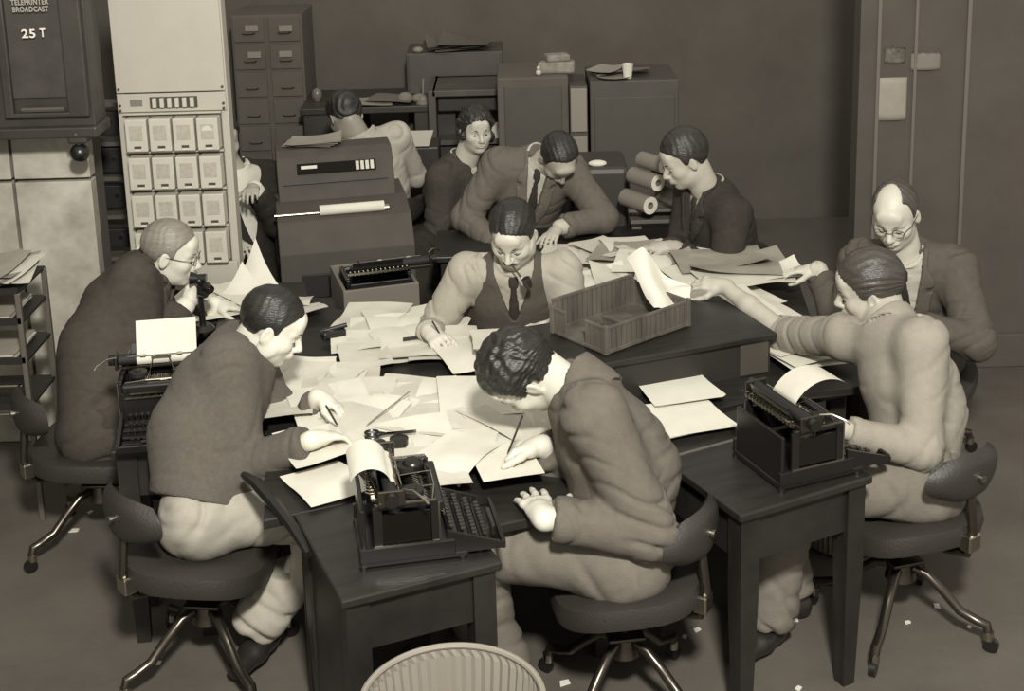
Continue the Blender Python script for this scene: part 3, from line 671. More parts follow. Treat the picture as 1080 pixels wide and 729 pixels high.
def structure(o): o['kind']='structure'; return o
def floor_material():
    m=mat('worn_concrete_floor',88,rough=.75,var=12,vscale=1.3,bump=.12,bscale=45)
    nt=m.node_tree; N=nt.nodes; L=nt.links; b=N['Principled BSDF']; src=b.inputs['Base Color'].links[0].from_socket
    v=N.new('ShaderNodeTexNoise'); v.inputs['Scale'].default_value=7; v.inputs['Detail'].default_value=9; v.inputs['Roughness'].default_value=.75
    L.new(N['Texture Coordinate'].outputs['Object'],v.inputs['Vector'])
    r=N.new('ShaderNodeValToRGB'); r.color_ramp.elements[0].position=.60; r.color_ramp.elements[1].position=.78
    r.color_ramp.elements[0].color=(0,0,0,1); r.color_ramp.elements[1].color=(.5,.5,.5,1); L.new(v.outputs['Fac'],r.inputs[0])
    mx=N.new('ShaderNodeMix'); mx.data_type='RGBA'; L.new(r.outputs[0],mx.inputs[0]); L.new(src,mx.inputs[6]); mx.inputs[7].default_value=tone(118)
    L.new(mx.outputs[2],b.inputs['Base Color']); return m
b=MB(); b.box((0,5.5,-.05),(9,10.4,.1)); structure(b.build('floor',floor_material()))
b=MB(); b.box((0,9.45,1.6),(9,.2,3.2)); structure(b.build('wall_back',M_WALL))
b=MB(); b.box((-3.55,5.5,1.6),(.2,8,3.2)); structure(b.build('wall_left',M_WALL))
# right-hand partition of dark panelling, carrying the tall cupboard doors
b=MB(); b.box((3.17,6.72,1.6),(2.9,.12,3.2)); structure(b.build('wall_right',mat('brown_panel_wall',80,rough=.85,var=5,vscale=3)))
b=MB(); b.box((3.25,6.645,.09),(2.6,.03,.18),bev=.006); structure(b.build('baseboard_right',mat('brown_panel_wall',80)))
def vline(px,py,y): return PY(px,py,y)
for i,(px,w,d) in enumerate(((927,.02,.012),(966,.018,.012),(1021,.022,.016))):
    p=PY(px,60,6.65); b=MB(); b.box((p[0],6.66-d/2,1.6),(w,d,3.1),bev=.006); structure(b.build('trim_%d'%(i+1),mat('panel_edge',104,rough=.6)))
def pinned(px0,py0,px1,py1,y,m,label,rag=0):
    a=PY(px0,py0,y); c=PY(px1,py1,y); n=12
    V=[];F=[]
    for j in range(7):
        for i in range(n+1):
            u=i/n; v=j/6; z=a[2]+(c[2]-a[2])*v
            if rag and j==0: z-=rag*abs(math.sin(i*2.3+1))
            V.append((a[0]+(c[0]-a[0])*u,y-.004-.012*math.sin(math.pi*u)*v,z))
    for j in range(6):
        for i in range(n): F.append((j*(n+1)+i,j*(n+1)+i+1,(j+1)*(n+1)+i+1,(j+1)*(n+1)+i))
    o=link('notice',pmesh('notice',V,F),m,smooth=True); s=o.modifiers.new('t','SOLIDIFY'); s.thickness=.002
    return tagit(o,label,'notice')
pinned(924,82,955,126,6.66,M_PAPER3,'large blank white notice pinned on the dark panelled wall')
pinned(961,53,991,73,6.66,mat('old_notice',120,rough=.9),'torn pale notice pinned right of the larger white notice',.05)
pinned(933,48,954,66,6.66,mat('faded_notice',84,rough=.9,var=30,vscale=30),'faded dark notice above the large white notice',.04)

# marble-clad pier and the varnished cupboard hung on it
def marble():
    m=mat('marble_cladding',172,rough=.45,var=26,vscale=5,bump=.03,bscale=8); return m
pr=PY(97,200,6.05)[0]
b=MB()
for (x0,x1) in ((-2.95,-2.30+.02),(-2.275,pr)):
    for (z0,z1) in ((0,.30),(.31,1.28),(1.29,2.6)): b.box(((x0+x1)/2,6.10,(z0+z1)/2),(x1-x0-.010,.08,z1-z0-.006),bev=.004)
structure(b.build('wall_marble',marble()))
b=MB(); b.box((-2.55,6.32,1.3),(1.1,.36,2.6)); structure(b.build('trim_5',M_WALL))
lo=PY(96,143,5.86); cup=empty('wall_cupboard',(pr-.42,5.95,1.98),0,'dark varnished wall cupboard lettered 25 T hanging on the marble pier','cupboard')
zb=lo[2]-1.98; x1=lo[0]-(pr-.42)+.02; x0=x1-1.0
b=MB(); b.box(((x0+x1)/2,.01,zb+.5),(x1-x0,.17,1.0),bev=.006); b.box(((x0+x1)/2,-.01,zb+.02),(x1-x0+.03,.22,.05),bev=.008); b.build('body',M_DWOOD,cup)
XL=lambda px: PY(px,60,5.84)[0]-cup.location.x
ZL=lambda py: PY(50,py,5.84)[2]-1.98
dx0,dx1=XL(8),XL(88)
b=MB(); zr=ZL(119)
b.box(((XL(66)+dx1)/2,-.095,zb+.55),(dx1-XL(66),.035,.92),bev=.006); b.box((XL(3),-.095,zb+.55),(XL(8)-XL(-2),.035,.92),bev=.006); b.box(((dx0+XL(66))/2,-.095,(zb+.09+zr)/2),(XL(66)-dx0+.01,.034,zr-zb-.09),bev=.006)
d=b.build('door',M_DWOOD,cup)
b=MB(); b.box(((dx0+XL(66))/2,-.082,zb+.6),(XL(66)-dx0+.02,.012,.85)); pn=b.build('panel',mat('faded_black_board',64,rough=.6,var=8,vscale=10),d)
b=MB()
b.box(((dx0+XL(64))/2+.01,-.098,zr+.012),(XL(62)-dx0-.03,.014,.018),rx=.5,bev=.003); b.build('moulding',mat('worn_moulding',92,rough=.5),d)
def words_on(txt,px0,px1,py,y,size,parent,mt):
    cu=bpy.data.curves.new('lettering','FONT'); cu.body=txt; cu.size=size; cu.align_x='CENTER'; cu.align_y='CENTER'; cu.extrude=.0015; cu.offset=size*.022; cu.space_character=1.08
    o=bpy.data.objects.new('lettering',cu); col.objects.link(o); cu.materials.append(mt)
    a=PY(px0,py,y); c=PY(px1,py,y); o.parent=parent; pl=parent
    base=np.array([0.,0,0]); q=parent
    while q is not None: base+=np.array(q.location); q=q.parent
    m_=(a+c)/2-base; o.location=tuple(m_); o.rotation_euler=(math.pi/2,0,0)
    bpy.context.view_layer.update(); wd=o.dimensions.x; k=abs(c[0]-a[0])/wd if wd>0 else 1
    dg=bpy.context.evaluated_depsgraph_get(); me=bpy.data.meshes.new_from_object(o.evaluated_get(dg)); n=bpy.data.objects.new('lettering',me); col.objects.link(n)
    n.parent=parent; n.location=o.location; n.rotation_euler=o.rotation_euler; n.scale=(k,1,1); bpy.data.objects.remove(o); return n
M_LET=mat('white_lettering',225,rough=.6); M_LET2=mat('faded_lettering',165,rough=.6)
py_=5.835
words_on('TELEPRINTER',11,51,2.5,py_,.033,pn,M_LET2); words_on('BROADCAST',13,51,10,py_,.033,pn,M_LET2); words_on('25',23,37.5,36,py_,.052,pn,M_LET); words_on('T',42,48,35,py_,.052,pn,M_LET)
bp=PY(84,160,5.86); bl=empty('wall_bell',(bp[0],5.86,bp[2]),0,'black ball-shaped bell on a bracket under the wall cupboard','bell')
b=MB(); b.ball((0,0,-.005),.042,n=24); b.build('gong',M_BLACK,bl,True)
b=MB(); b.box((0,.03,.075),(.085,.11,.075),bev=.012); b.cyl((0,0,.05),(0,0,.02),.014); b.build('bracket',M_DWOOD,bl)
b=MB(); b.cyl((0,-.03,.085),(0,-.032,.085),.005); 
b.build('screw',M_CHROME,bl)

# dark equipment frame glimpsed between pier and rack
x=PY(112,150,6.7)[0]; er=empty('equipment_frame',(x,6.75,0),0,'dark equipment frame glimpsed between the marble pier and the grey rack','frame')
b=MB()
for sx in (-.17,.20): b.box((sx,0,1.1),(.035,.1,2.2),bev=.004)
for z in (.3,.7,.92,1.12,1.3,1.5): b.box((.01,-.02,z),(.36,.1,.02))
b.build('uprights',mat('dull_frame_paint',88,rough=.6),er)
for z,h in ((.8,.1),(1.02,.12),(1.21,.13),(1.4,.12)):
    b=MB(); b.box((.01,0,z),(.3,.09,h),bev=.006); q=b.build('chassis',M_BLK2,er)
    b=MB(); b.cyl((.03,-.047,z+.01),(.03,-.056,z+.01),.010); b.build('knob',M_CHROME,q,True)
p=PY(98,105,6.3); b=MB(); b.cyl((0,0,-.05),(0,0,.05),.05,n=24); b.cyl((0,0,.05),(0,0,.062),.053,n=24)
o=b.build('tin',mat('tin_can',120,rough=.5),None,True,loc=(x-.12,6.75,1.53+.05)); tagit(o,'dull cylindrical tin standing high beside the wall cupboard','tin')

# ------------------------------------------------------------------ tall grey relay rack
YR=6.15; L0=PY(113,0,YR); R0=PY(238,0,YR); Lb=PY(140,290,YR); Rb=PY(257,305,YR)
xc=(Lb[0]+Rb[0])/2; W=.505
rk=empty('relay_rack',(xc,YR,0),0,'tall light grey relay rack with rows of small covered boxes','rack')
b=MB()
for sx in (-1,1): b.box((sx*(W/2-.018),.03,1.25),(.036,.09,2.5),bev=.004)
b.box((0,.1,1.25),(W-.04,.1,2.48)); b.build('frame',M_RACK,rk)
def zat(px,py): return PY(px,py,YR-.03)[2]
z_top0=zat(160,98); z_j0=zat(180,118); z_bot=zat(205,306); z_b1=zat(220,275)
b=MB(); b.box((0,-.025,(2.5+z_top0)/2),(W-.012,.012,2.5-z_top0-.006),bev=.002); pp=b.build('blank_panel',M_RACK,rk)
for sx in (-1,1):
    for dz in (.02,): b=MB(); b.cyl((sx*.235,-.031,z_top0+dz),(sx*.235,-.037,z_top0+dz),.006); b.build('screw',M_INK,pp)
b=MB(); b.box((0,-.025,(z_top0+z_j0)/2),(W-.012,.012,z_top0-z_j0-.006),bev=.002); jp=b.build('jack_strip',M_RACK,rk)
for sx in (-1,1):
    for dz in (.012,.034): b=MB(); b.cyl((sx*.235,-.031,z_j0+dz),(sx*.235,-.037,z_j0+dz),.006); b.build('screw',M_INK,jp)
b=MB(); b.box((.01,-.033,(z_top0+z_j0)/2),(.215,.006,.052)); b.build('slot_plate',M_INK,jp)
for i in range(6):
    b=MB(); b.box((-.075+i*.034,-.042,(z_top0+z_j0)/2),(.019,.018,.044),bev=.003); b.build('key_switch',M_RACKB,jp)
b=MB(); b.box((-.16,-.033,(z_top0+z_j0)/2),(.055,.004,.03),bev=.001); b.build('label_plate',mat('label_grey',120,rough=.7),jp)
rows=4; rh=(z_j0-z_b1)/rows; bw=(W-.075)/4
b=MB(); b.box((0,-.010,(z_j0+z_b1)/2),(W-.07,.03,z_j0-z_b1)); b.build('mounting_plate',mat('rack_recess',84,rough=.6),rk)
for r in range(rows):
    b=MB(); b.box((0,-.03,z_j0-rh*r-.004),(W-.06,.03,.008)); b.build('shelf_strip',M_RACK,rk)
    for c in range(4):
        cx=-(W-.075)/2+bw*(c+.5)+.004; cz=z_j0-rh*(r+.53)
        b=MB(); b.box((cx,-.055,cz),(bw-.010,.075,rh-.028),bev=.005); q=b.build('relay_box',M_RACKB,rk)
        b=MB(); b.box((cx,-.094,cz+.012),(bw*.55,.002,rh*.38),bev=.0005); b.build('paper_label',mat('box_label',170,rough=.9,var=10,vscale=60),q)
        b=MB(); b.box((cx+.004,-.095,cz-rh*.30),(.032,.004,.011)); b.build('slot',M_INK,q)
        b=MB(); b.box((cx+.004,-.096,cz-rh*.30-.011),(.030,.004,.010)); b.build('tab',mat('tab_white',205,rough=.8),q)
        if r==0 and c==3:
            b=MB(); b.prism([(.024*math.cos(a),.022*math.sin(a)) for a in np.linspace(0,math.pi,12)],0,.003,M=Matrix.Translation((cx,-.093,cz+.018))@Matrix.Rotation(math.pi/2,4,'X')); b.build('meter_window',mat('tab_white',205),q)
b=MB(); b.box((0,-.03,(z_b1+z_bot)/2),(W-.012,.02,z_b1-z_bot-.006),bev=.004); pb=b.build('lower_panel',M_RACK,rk)
b=MB(); b.box((0,-.02,z_bot/2),(W-.012,.02,z_bot-.01)); b.build('kick_panel',M_BLK2,rk)

# ------------------------------------------------------------------ paper shelf by the marble pier (left edge)
p=PZ(20,296,.95); shf=empty('letter_tray_rack',(-2.06,5.46,0),0,'dark steel letter tray rack heaped with papers at the marble pier','rack')
ztop=PY(20,299,5.42)[2]
b=MB()
for z in (ztop,ztop-.13,ztop-.30,ztop-.50): b.box((-.20,0,z),(.48,.34,.012),bev=.002); b.box((-.20,-.168,z+.012),(.48,.006,.025))
b.build('shelf_tray',M_BLK2,shf)
b=MB()
for sx in (-.43,.035):
    for sy in (-.16,.16): b.box((sx,sy,ztop/2),(.022,.022,ztop),bev=.003)
b.build('uprights',mat('rack_edge_metal',120,rough=.4,metal=.5),shf)
for z in (ztop-.395,ztop-.52):
    b=MB(); b.cyl((-.44,-.18,z),(.02,-.18,z),.006); b.build('rail',M_CHROME,shf,True)
# ------------------------------------------------------------------ paper
PAP_N=0
def sheet(c,rz,w,h,m,label,group,curl=.008,fold=0,lift=None,seed=0,name='paper_sheet',tilt=0,cat='paper',nx=10,ny=12):
    """one loose sheet, gently cockled; lift = list of (corner_x,corner_y,height)"""
    r=random.Random(seed*31+5); V=[];F=[]
    a1,a2,p1,p2=r.uniform(5,11),r.uniform(5,11),r.uniform(0,6),r.uniform(0,6)
    for j in range(ny+1):
        for i in range(nx+1):
            u=i/nx-.5; v=j/ny-.5; x=u*w; y=v*h
            z=curl*(.5+.25*math.sin(x*a1*2+y*9+p1)+.25*math.sin(y*a2*2-x*7+p2))
            e=max(abs(u),abs(v))*2; z+=curl*.9*max(0,e-.6)*(.5+.5*math.sin(math.atan2(v,u)*2+p1))
            for (lx,ly,lh) in (lift or []):
                d=math.hypot((u-lx)*1.0,(v-ly)*1.0); z+=lh*max(0,1-d/.75)**2
            z+=fold*abs(u)*w
            V.append((x+r.uniform(-1,1)*.0006,y,z+tilt*v*h))
    for j in range(ny):
        for i in range(nx): F.append((j*(nx+1)+i,j*(nx+1)+i+1,(j+1)*(nx+1)+i+1,(j+1)*(nx+1)+i))
    o=link(name,pmesh(name,V,F),m,smooth=True); o.location=tuple(float(t) for t in c); o.rotation_euler=(0,0,rz)
    return tagit(o,label,cat,group)

# ------------------------------------------------------------------ main table
TZ=.76
poly=[(-.80,3.86),(-.255,4.08),(-.12,3.78),(.11,3.86),(.17,4.08),(.41,4.17),(.34,4.40),(.98,4.70),(1.30,4.74),(1.62,4.88),(1.62,5.14),(1.22,5.36),(1.30,6.12),(.36,6.12),(.30,5.42),(-.32,5.42),(-.34,5.62),(-.92,5.72),(-.98,6.08),(-1.34,6.08),(-1.27,5.36),(-1.02,5.2),(-.92,4.7)]
tb=empty('copy_desk',(0,5,0),0,'big dark newsroom table with an irregular edge, buried under papers','table')
b=MB(); b.prism([(x,y-5) for x,y in poly],TZ-.035,TZ,bev=.006); b.build('tabletop',M_DESK,tb)
cx0=np.mean([p[0] for p in poly]); cy0=np.mean([p[1] for p in poly])
b=MB(); b.prism([((x-cx0)*.86+cx0,(y-cy0)*.88+cy0-5) for x,y in poly],TZ-.075,TZ-.034); b.build('apron',M_DESK,tb)
for x,y in ((-.68,4.02),(-.1,4.12),(.27,4.26),(1.22,4.92),(1.50,5.02),(1.16,5.98),(.45,6.0),(.2,5.3),(-.25,5.3),(-.88,5.6),(-1.15,5.98),(-.88,4.75)):
    b=MB(); b.box((x,y-5,(TZ-.03)/2),(.065,.065,TZ-.03),bev=.006); b.build('leg',M_DESK,tb)

def stand(name,label,c,rz,w,d,h=.76,cat='typewriter stand',apr=.16,group=None):
    t=empty(name,(c[0],c[1],0),rz,label,cat,group)
    b=MB(); b.box((0,0,h-.014),(w+.03,d+.03,.028),bev=.006); b.build('top',M_DESK,t)
    b=MB()
    b.box((0,-d/2+.025,h-.028-apr/2),(w-.06,.02,apr)); b.box((0,d/2-.025,h-.028-apr/2),(w-.06,.02,apr))
    b.box((-w/2+.025,0,h-.028-apr/2),(.02,d-.06,apr)); b.box((w/2-.025,0,h-.028-apr/2),(.02,d-.06,apr)); b.build('apron',M_DESK,t)
    for sx in (-1,1):
        for sy in (-1,1):
            b=MB(); x=sx*(w/2-.035); y=sy*(d/2-.035); L=h-.028
            q=[(-.034,-.034),(.034,-.034),(.034,.034),(-.034,.034)]
            vs=[]
            for (z,s_) in ((0,.68),(L*.6,1),(L,1)): vs.append([b.bm.verts.new((x+a*s_,y+c_*s_,z)) for a,c_ in q])
            for A,B in zip(vs,vs[1:]):
                for k in range(4): b.bm.faces.new((A[k],A[(k+1)%4],B[(k+1)%4],B[k]))
            b.bm.faces.new(vs[0][::-1]); b.bm.faces.new(vs[-1]); b.build('leg',M_DESK,t)
    return t
LS=stand('typewriter_stand','dark wooden typewriter stand at the near left, legs beside the waste basket',(-.385,3.735),math.radians(22.5),.45,.50)
b=MB(); b.box((-.205,0,.40),(.022,.42,.62),bev=.004); b.build('side_panel',M_DESK,LS)
b=MB(); b.tube([(-.34,.52,.80),(-.315,.44,.80),(-.285,.33,.775),(-.262,.22,.755),(-.25,.05,.74)],.018,8,rads=[.012,.022,.022,.018,.012]); b.build('edge_rail',M_BLACK,LS,True)
RS=stand('typewriter_stand','dark wooden typewriter stand on slim tapered legs at the near right',(.755,4.205),math.radians(26.6),.49,.60)
b=MB(); b.box((-.02,.115,.7615),(.46,.012,.004)); b.build('edge_strip',mat('worn_edge',92,rough=.4),RS)
BS=stand('typewriter_stand','grey boxed typewriter stand under the far typewriter beside the teletype',(-.66,6.06),math.radians(16),.30,.36,h=.625,cat='typewriter stand',apr=.45)
for o_ in (-1,1):
    b=MB(); b.box((o_*.165,0,.70),(.016,.36,.19),bev=.003); b.build('side_wall',mat('boxed_grey',112,rough=.6,var=4),BS)
for o_ in (-1,1): b=MB(); b.box((0,o_*.185,.70),(.346,.016,.19),bev=.003); b.build('end_wall',mat('boxed_grey',112,rough=.6,var=4),BS)
for ch in BS.children:
    if ch.name.startswith('apron'): ch.data.materials.clear(); ch.data.materials.append(mat('boxed_grey',112,rough=.6,var=4))
WS=stand('typewriter_stand','narrow dark typewriter stand between the grey-haired man and the sweater man',(PZ(174,448,TZ)[0],PZ(174,448,TZ)[1]-.02),math.radians(8),.30,.30)

# raised box on the table with the wooden tray
rs=empty('desk_riser',(.50,4.95,TZ),math.radians(20),'long dark raised box on the table under the wooden tray','riser')
b=MB(); b.box((0,0,.148),(.86,.46,.024),bev=.005); b.build('top',M_DESK,rs)
b=MB(); b.box((0,0,.068),(.82,.42,.136)); b.build('body',mat('riser_side',40,rough=.5,var=5),rs)
b=MB(); b.box((.34,-.212,.068),(.12,.006,.13),bev=.002); b.build('end_panel',mat('riser_panel',70,rough=.5,var=6),rs)

def tray():
    z0=.921; cx,cy=.395,4.955
    t=empty('wooden_tray',(cx,cy,z0),math.radians(38.5),'grey worn wooden slatted tray on the raised box, half open at one end','tray')
    w,d,h=.43,.30,.095
    b=MB(); b.box((0,0,.005),(w,d,.010),bev=.002); b.build('bottom',M_WOODM,t)
    def side(name,p0,p1,h0,h1):
        b=MB(); L=math.hypot(p1[0]-p0[0],p1[1]-p0[1]); n=max(4,int(L/.024)); a=math.atan2(p1[1]-p0[1],p1[0]-p0[0])
        for i in range(n):
            f=(i+.5)/n; hh=h0+(h1-h0)*f; b.box((p0[0]+(p1[0]-p0[0])*f,p0[1]+(p1[1]-p0[1])*f,.008+hh/2),(L/n*.80,.007,hh),rz=a)
        cxm,cym=(p0[0]+p1[0])/2,(p0[1]+p1[1])/2
        b.box((cxm,cym,.012),(L,.012,.014),rz=a,bev=.002); b.box((cxm,cym,.008+(h0+h1)/2),(L,.011,.012),rz=a,bev=.002)
        return b.build(name,M_WOODM,t)
    side('side',(-w/2,-d/2),(w/2,-d/2),h,h); side('side',(-w/2,d/2),(w/2,d/2),h+.03,h+.03)
    side('side',(w/2,-d/2),(w/2,d/2),h,h); side('side',(-w/2,-d/2),(-w/2,-d/2+.11),h,h); side('side',(-w/2,d/2-.08),(-w/2,d/2),h,h)
    side('divider',(-.10,-d/2),(-.10,-.01),h*.8,h*.8)
    for sx in (-1,1):
        for sy in (-1,1):
            b=MB(); b.box((sx*(w/2-.002),sy*(d/2-.002),.058),(.020,.020,.112),bev=.003); b.build('corner_post',M_WOODM,t)
    return t
tray()

# ------------------------------------------------------------------ swivel chairs
def chair(label,seat,rz,back=True,spin=0.0,seat_h=.50,lean=0,brz=0):
    """posture chair: saddle seat, small upholstered back pad on a bent bracket, four splayed tube legs on casters; sitter faces +y"""
    t=empty('swivel_chair',(seat[0],seat[1],0),rz,label,'chair','swivel chairs round the table')
    b=MB(); n=28; rings=[]
    for (k,zz) in ((.0,-.022),(.75,-.030),(.97,-.022),(1.0,-.002),(.97,.018),(.8,.030),(.4,.018),(.0,.012)):
        ring=[]
        for i in range(n):
            a=2*math.pi*i/n; x=.262*k*math.copysign(abs(math.cos(a))**.75,math.cos(a)); y=.240*k*math.copysign(abs(math.sin(a))**.75,math.sin(a))
            z=seat_h-.038+zz*1.75+(.030*(abs(x)/.23)**2)*(k>.3)+.030*max(0,-y/.21)**2-.02*max(0,y/.21)**2
            ring.append(b.bm.verts.new((x,y,z)))
        rings.append(ring)
    for A,B in zip(rings,rings[1:]):
        for i in range(n): b.bm.faces.new((A[i],A[(i+1)%n],B[(i+1)%n],B[i]))
    b.build('seat',M_LEATH,t,True)
    b=MB(); b.cyl((0,0,.24),(0,0,seat_h-.06),.020); b.cyl((0,0,seat_h-.09),(0,0,seat_h-.055),.06,.08); b.cyl((0,0,.20),(0,0,.27),.055,.040); b.box((0,0,.275),(.12,.12,.012),bev=.004); b.build('column',M_STEEL,t,True)
    for k in range(4):
        a=spin+math.pi/4+k*math.pi/2; c,s_=math.cos(a),math.sin(a)
        pts=[(.045*c,.045*s_,.245),(.09*c,.09*s_,.235),(.15*c,.15*s_,.185),(.21*c,.21*s_,.125),(.265*c,.265*s_,.105),(.30*c,.30*s_,.098),(.308*c,.308*s_,.06)]
        b=MB(); b.tube(pts,.017,10); lg=b.build('leg',M_STEEL,t,True)
        b=MB(); b.cyl((.308*c,.308*s_,.045),(.308*c,.308*s_,.075),.018); b.build('collar',M_CHROME,lg,True)
        b=MB(); x,y=.318*c,.318*s_; b.cyl((x-.010*s_,y+.010*c,.026),(x+.010*s_,y-.010*c,.026),.026,n=18); b.build('caster',M_BLACK,lg,True)
    if back:
        cb,sb=math.cos(brz),math.sin(brz); R_=lambda x,y,z:(x*cb-y*sb,x*sb+y*cb,z)
        b=MB(); b.tube([R_(0,-.06,seat_h-.075),R_(0,-.18,seat_h-.09),R_(0,-.265,seat_h-.07),R_(0,-.285,seat_h+.02),R_(0,-.27,seat_h+.14),R_(0,-.255,seat_h+.22)],.016,8); b.build('back_bracket',M_STEEL,t,True)
        b=MB(); b.box(R_(0,-.275,seat_h-.02),(.06,.045,.06),rz=brz,bev=.006); b.build('clamp',M_CHROME,t)
        b=MB(); n=14; m_=8; g=[]
        for side in (1,-1):
            gr=[]
            for j in range(m_+1):
                row=[]
                for i in range(n+1):
                    u=i/n*2-1; v=j/m_*2-1; e=max(0,1-(abs(u)**2.6+abs(v)**2.6)); 
                    sq=math.sqrt(max(0,1-u*u*.5)); sp=math.sqrt(max(0,1-v*v*.5))
                    x=.19*u*sp; z=.085*v*sq; y=-.225-.05*(1-u*u)-side*.0-(.026*e**.45 if side<0 else -.026*e**.45)
                    row.append(b.bm.verts.new(R_(x,y,seat_h+.22+z)))
                gr.append(row)
            g.append(gr)
        for gi,gr in enumerate(g):
            for j in range(m_):
                for i in range(n): b.bm.faces.new((gr[j][i],gr[j][i+1],gr[j+1][i+1],gr[j+1][i]))
        bmesh.ops.remove_doubles(b.bm,verts=b.bm.verts,dist=.0008)
        bk=b.build('backrest',M_LEATH,t,True)
        b=MB(); b.cyl(R_(0,-.315,seat_h+.22),R_(0,-.285,seat_h+.22),.014); b.build('bolt',M_CHROME,bk,True)
    return t
# ------------------------------------------------------------------ upright typewriters (the typist sits at -y)
def typewriter(label,loc,rz):
    t=empty('typewriter',loc,rz,label,'typewriter','upright typewriters')
    b=MB()  # cast frame: base rails, side plates with an open window, front plate
    b.box((0,.03,.016),(.31,.34,.022),bev=.005)
    for s in (-1,1):
        x=s*.148
        b.box((x,.05,.045),(.017,.30,.05),bev=.003); b.box((x,.05,.205),(.017,.20,.018),bev=.003)
        b.box((x,.14,.12),(.014,.030,.17),bev=.003); b.box((x,-.04,.12),(.014,.026,.17),bev=.003)
        for (px,py) in ((.148,-.12),(.148,.19)): b.cyl((s*px,py,.0),(s*px,py,.012),.014,n=10)
    b.box((0,.185,.11),(.29,.014,.17),bev=.003); b.box((0,-.05,.10),(.29,.014,.13),bev=.004)
    b.box((0,-.055,.185),(.28,.035,.035),bev=.008)
    b.build('frame',M_BLACK,t)
    b=MB()
    for s in (-1,1):
        b.box((s*.1565,.05,.215),(.003,.19,.006)); b.box((s*.1565,.05,.073),(.003,.21,.006)); b.box((s*.1565,-.052,.14),(.003,.006,.13))
    b.box((0,-.075,.17),(.22,.003,.006)); b.build('trim_strip',M_CHROME,t)
    for s in (-1,1): b=MB(); b.box((s*.1495,.05,.13),(.004,.15,.10)); b.build('side_panel',mat('black_glass',20,rough=.15),t)
    # type basket: fan of typebars
    b=MB()
    for i in range(19):
        a=math.radians(200+i*140/18); b.cyl((0+.082*math.cos(a)*1.1,.04+.050*math.sin(a),.15),(.012*math.cos(a),.055,.19),.0018,n=5)
    b.tube([(.10*math.cos(math.radians(a)),.045+.062*math.sin(math.radians(a)),.196) for a in range(180,361,15)],.005,6); b.build('type_basket',M_STEEL,t)
    b=MB()
    for i in range(26):
        x=(i-12.5)*.0098; b.cyl((x,-.072,.150+.004*(i%3)),(x*.75,.012,.205+.004*(i%2)),.0016,n=5)
    b.cyl((-.13,-.070,.150),(.13,-.070,.150),.004,n=6); b.build('linkage',M_CHROME,t); b=MB(); b.box((0,.150,.232),(.30,.010,.010))
    for i in range(14):
        x=(i-6.5)*.021; b.box((x,.150,.236),(.006,.016,.020)); b.cyl((x,.155,.246),(x+.004,.172,.252),.002,n=5)
    b.build('tabulator',M_CHROME,t); b=MB()
    b.tube([(-.13,-.035,.200),(-.05,-.050,.212),(.05,-.050,.212),(.13,-.035,.200)],.0028,6); b.cyl((-.045,.05,.205),(-.030,.062,.262),.003,n=6); b.cyl((.045,.05,.205),(.030,.062,.262),.003,n=6)
    b.cyl((-.05,-.050,.210),(-.045,.05,.206),.0025,n=6); b.cyl((.05,-.050,.210),(.045,.05,.206),.0025,n=6); b.box((0,.063,.260),(.075,.004,.012)); b.build('ribbon_guide',M_CHROME,t)
    for s in (-1,1):
        b=MB(); b.cyl((s*.085,.02,.205),(s*.085,.02,.222),.034,n=20); b.cyl((s*.085,.02,.222),(s*.085,.02,.228),.012,n=10); b.build('ribbon_spool',M_BLK2,t,True)
    # keyboard: stepped rows
    b=MB()
    for r in range(4): b.box((0,-.10-.034*r,.060-.011*r),(.27,.030,.010),bev=.002)
    for s in (-1,1):
        b.prism([(-.075,.02),(-.26,.02),(-.26,.035),(-.075,.10)],-.006,.006,M=Matrix.Translation((s*.145,0,0))@Matrix.Rotation(math.pi/2,4,'Z')@Matrix.Rotation(math.pi/2,4,'X'))
    b.box((0,-.255,.028),(.29,.014,.030),bev=.004)
    kb=b.build('keyboard',M_BLACK,t)
    kmesh=None
    for r,nk in enumerate((11,11,11,10)):
        for i in range(nk):
            x=(i-(nk-1)/2)*.0225+.005*(r%2); y=-.095-.036*r; z=.092-.016*r
            if kmesh is None:
                q=MB(); q.cyl((0,0,0),(0,0,.005),.0082,n=12); q.cyl((0,0,-.022),(0,0,0),.002,n=5); ko=q.build('key',mat('key_cap',48,rough=.25),kb,True); kmesh=ko.data
            else: ko=bpy.data.objects.new('key',kmesh); col.objects.link(ko); ko.parent=kb
            ko.location=(x,y,z)
    b=MB(); b.box((0,-.236,.048),(.12,.012,.006),bev=.002); b.build('space_bar',mat('key_cap',48,rough=.25),kb)
    # carriage
    c0=(.0,.085)
    b=MB(); b.cyl((-.165,.095,.245),(.165,.095,.245),.021,n=24); ca=b.build('platen',M_RUB,t,True)
    b=MB(); b.box((0,.13,.224),(.36,.012,.016),bev=.002); b.box((0,.065,.222),(.35,.006,.008)); 
    for s in (-1,1): b.box((s*.172,.095,.242),(.010,.085,.055),bev=.004)
    b.build('carriage_rail',M_STEEL,t)
    for s in (-1,1):
        b=MB(); b.cyl((s*.165,.095,.245),(s*.182,.095,.245),.007); b.cyl((s*.182,.095,.245),(s*.203,.095,.245),.021,n=20); b.build('platen_knob',M_BLACK,ca,True)
    b=MB(); b.tube([(-.172,.06,.268),(-.20,.03,.275),(-.235,.0,.262),(-.245,-.012,.25)],.004,6); b.build('return_lever',M_CHROME,t,True)
    b=MB(); b.cyl((-.13,.075,.262),(.13,.075,.262),.003,n=6)
    for x in (-.07,.07): b.cyl((x-.01,.075,.262),(x+.01,.075,.262),.007,n=10)
    b.build('paper_bail',M_CHROME,t,True)
    b=MB(); b.box((0,.142,.262),(.24,.004,.05),rx=-.4); b.build('paper_table',M_BLACK,t)
    return t
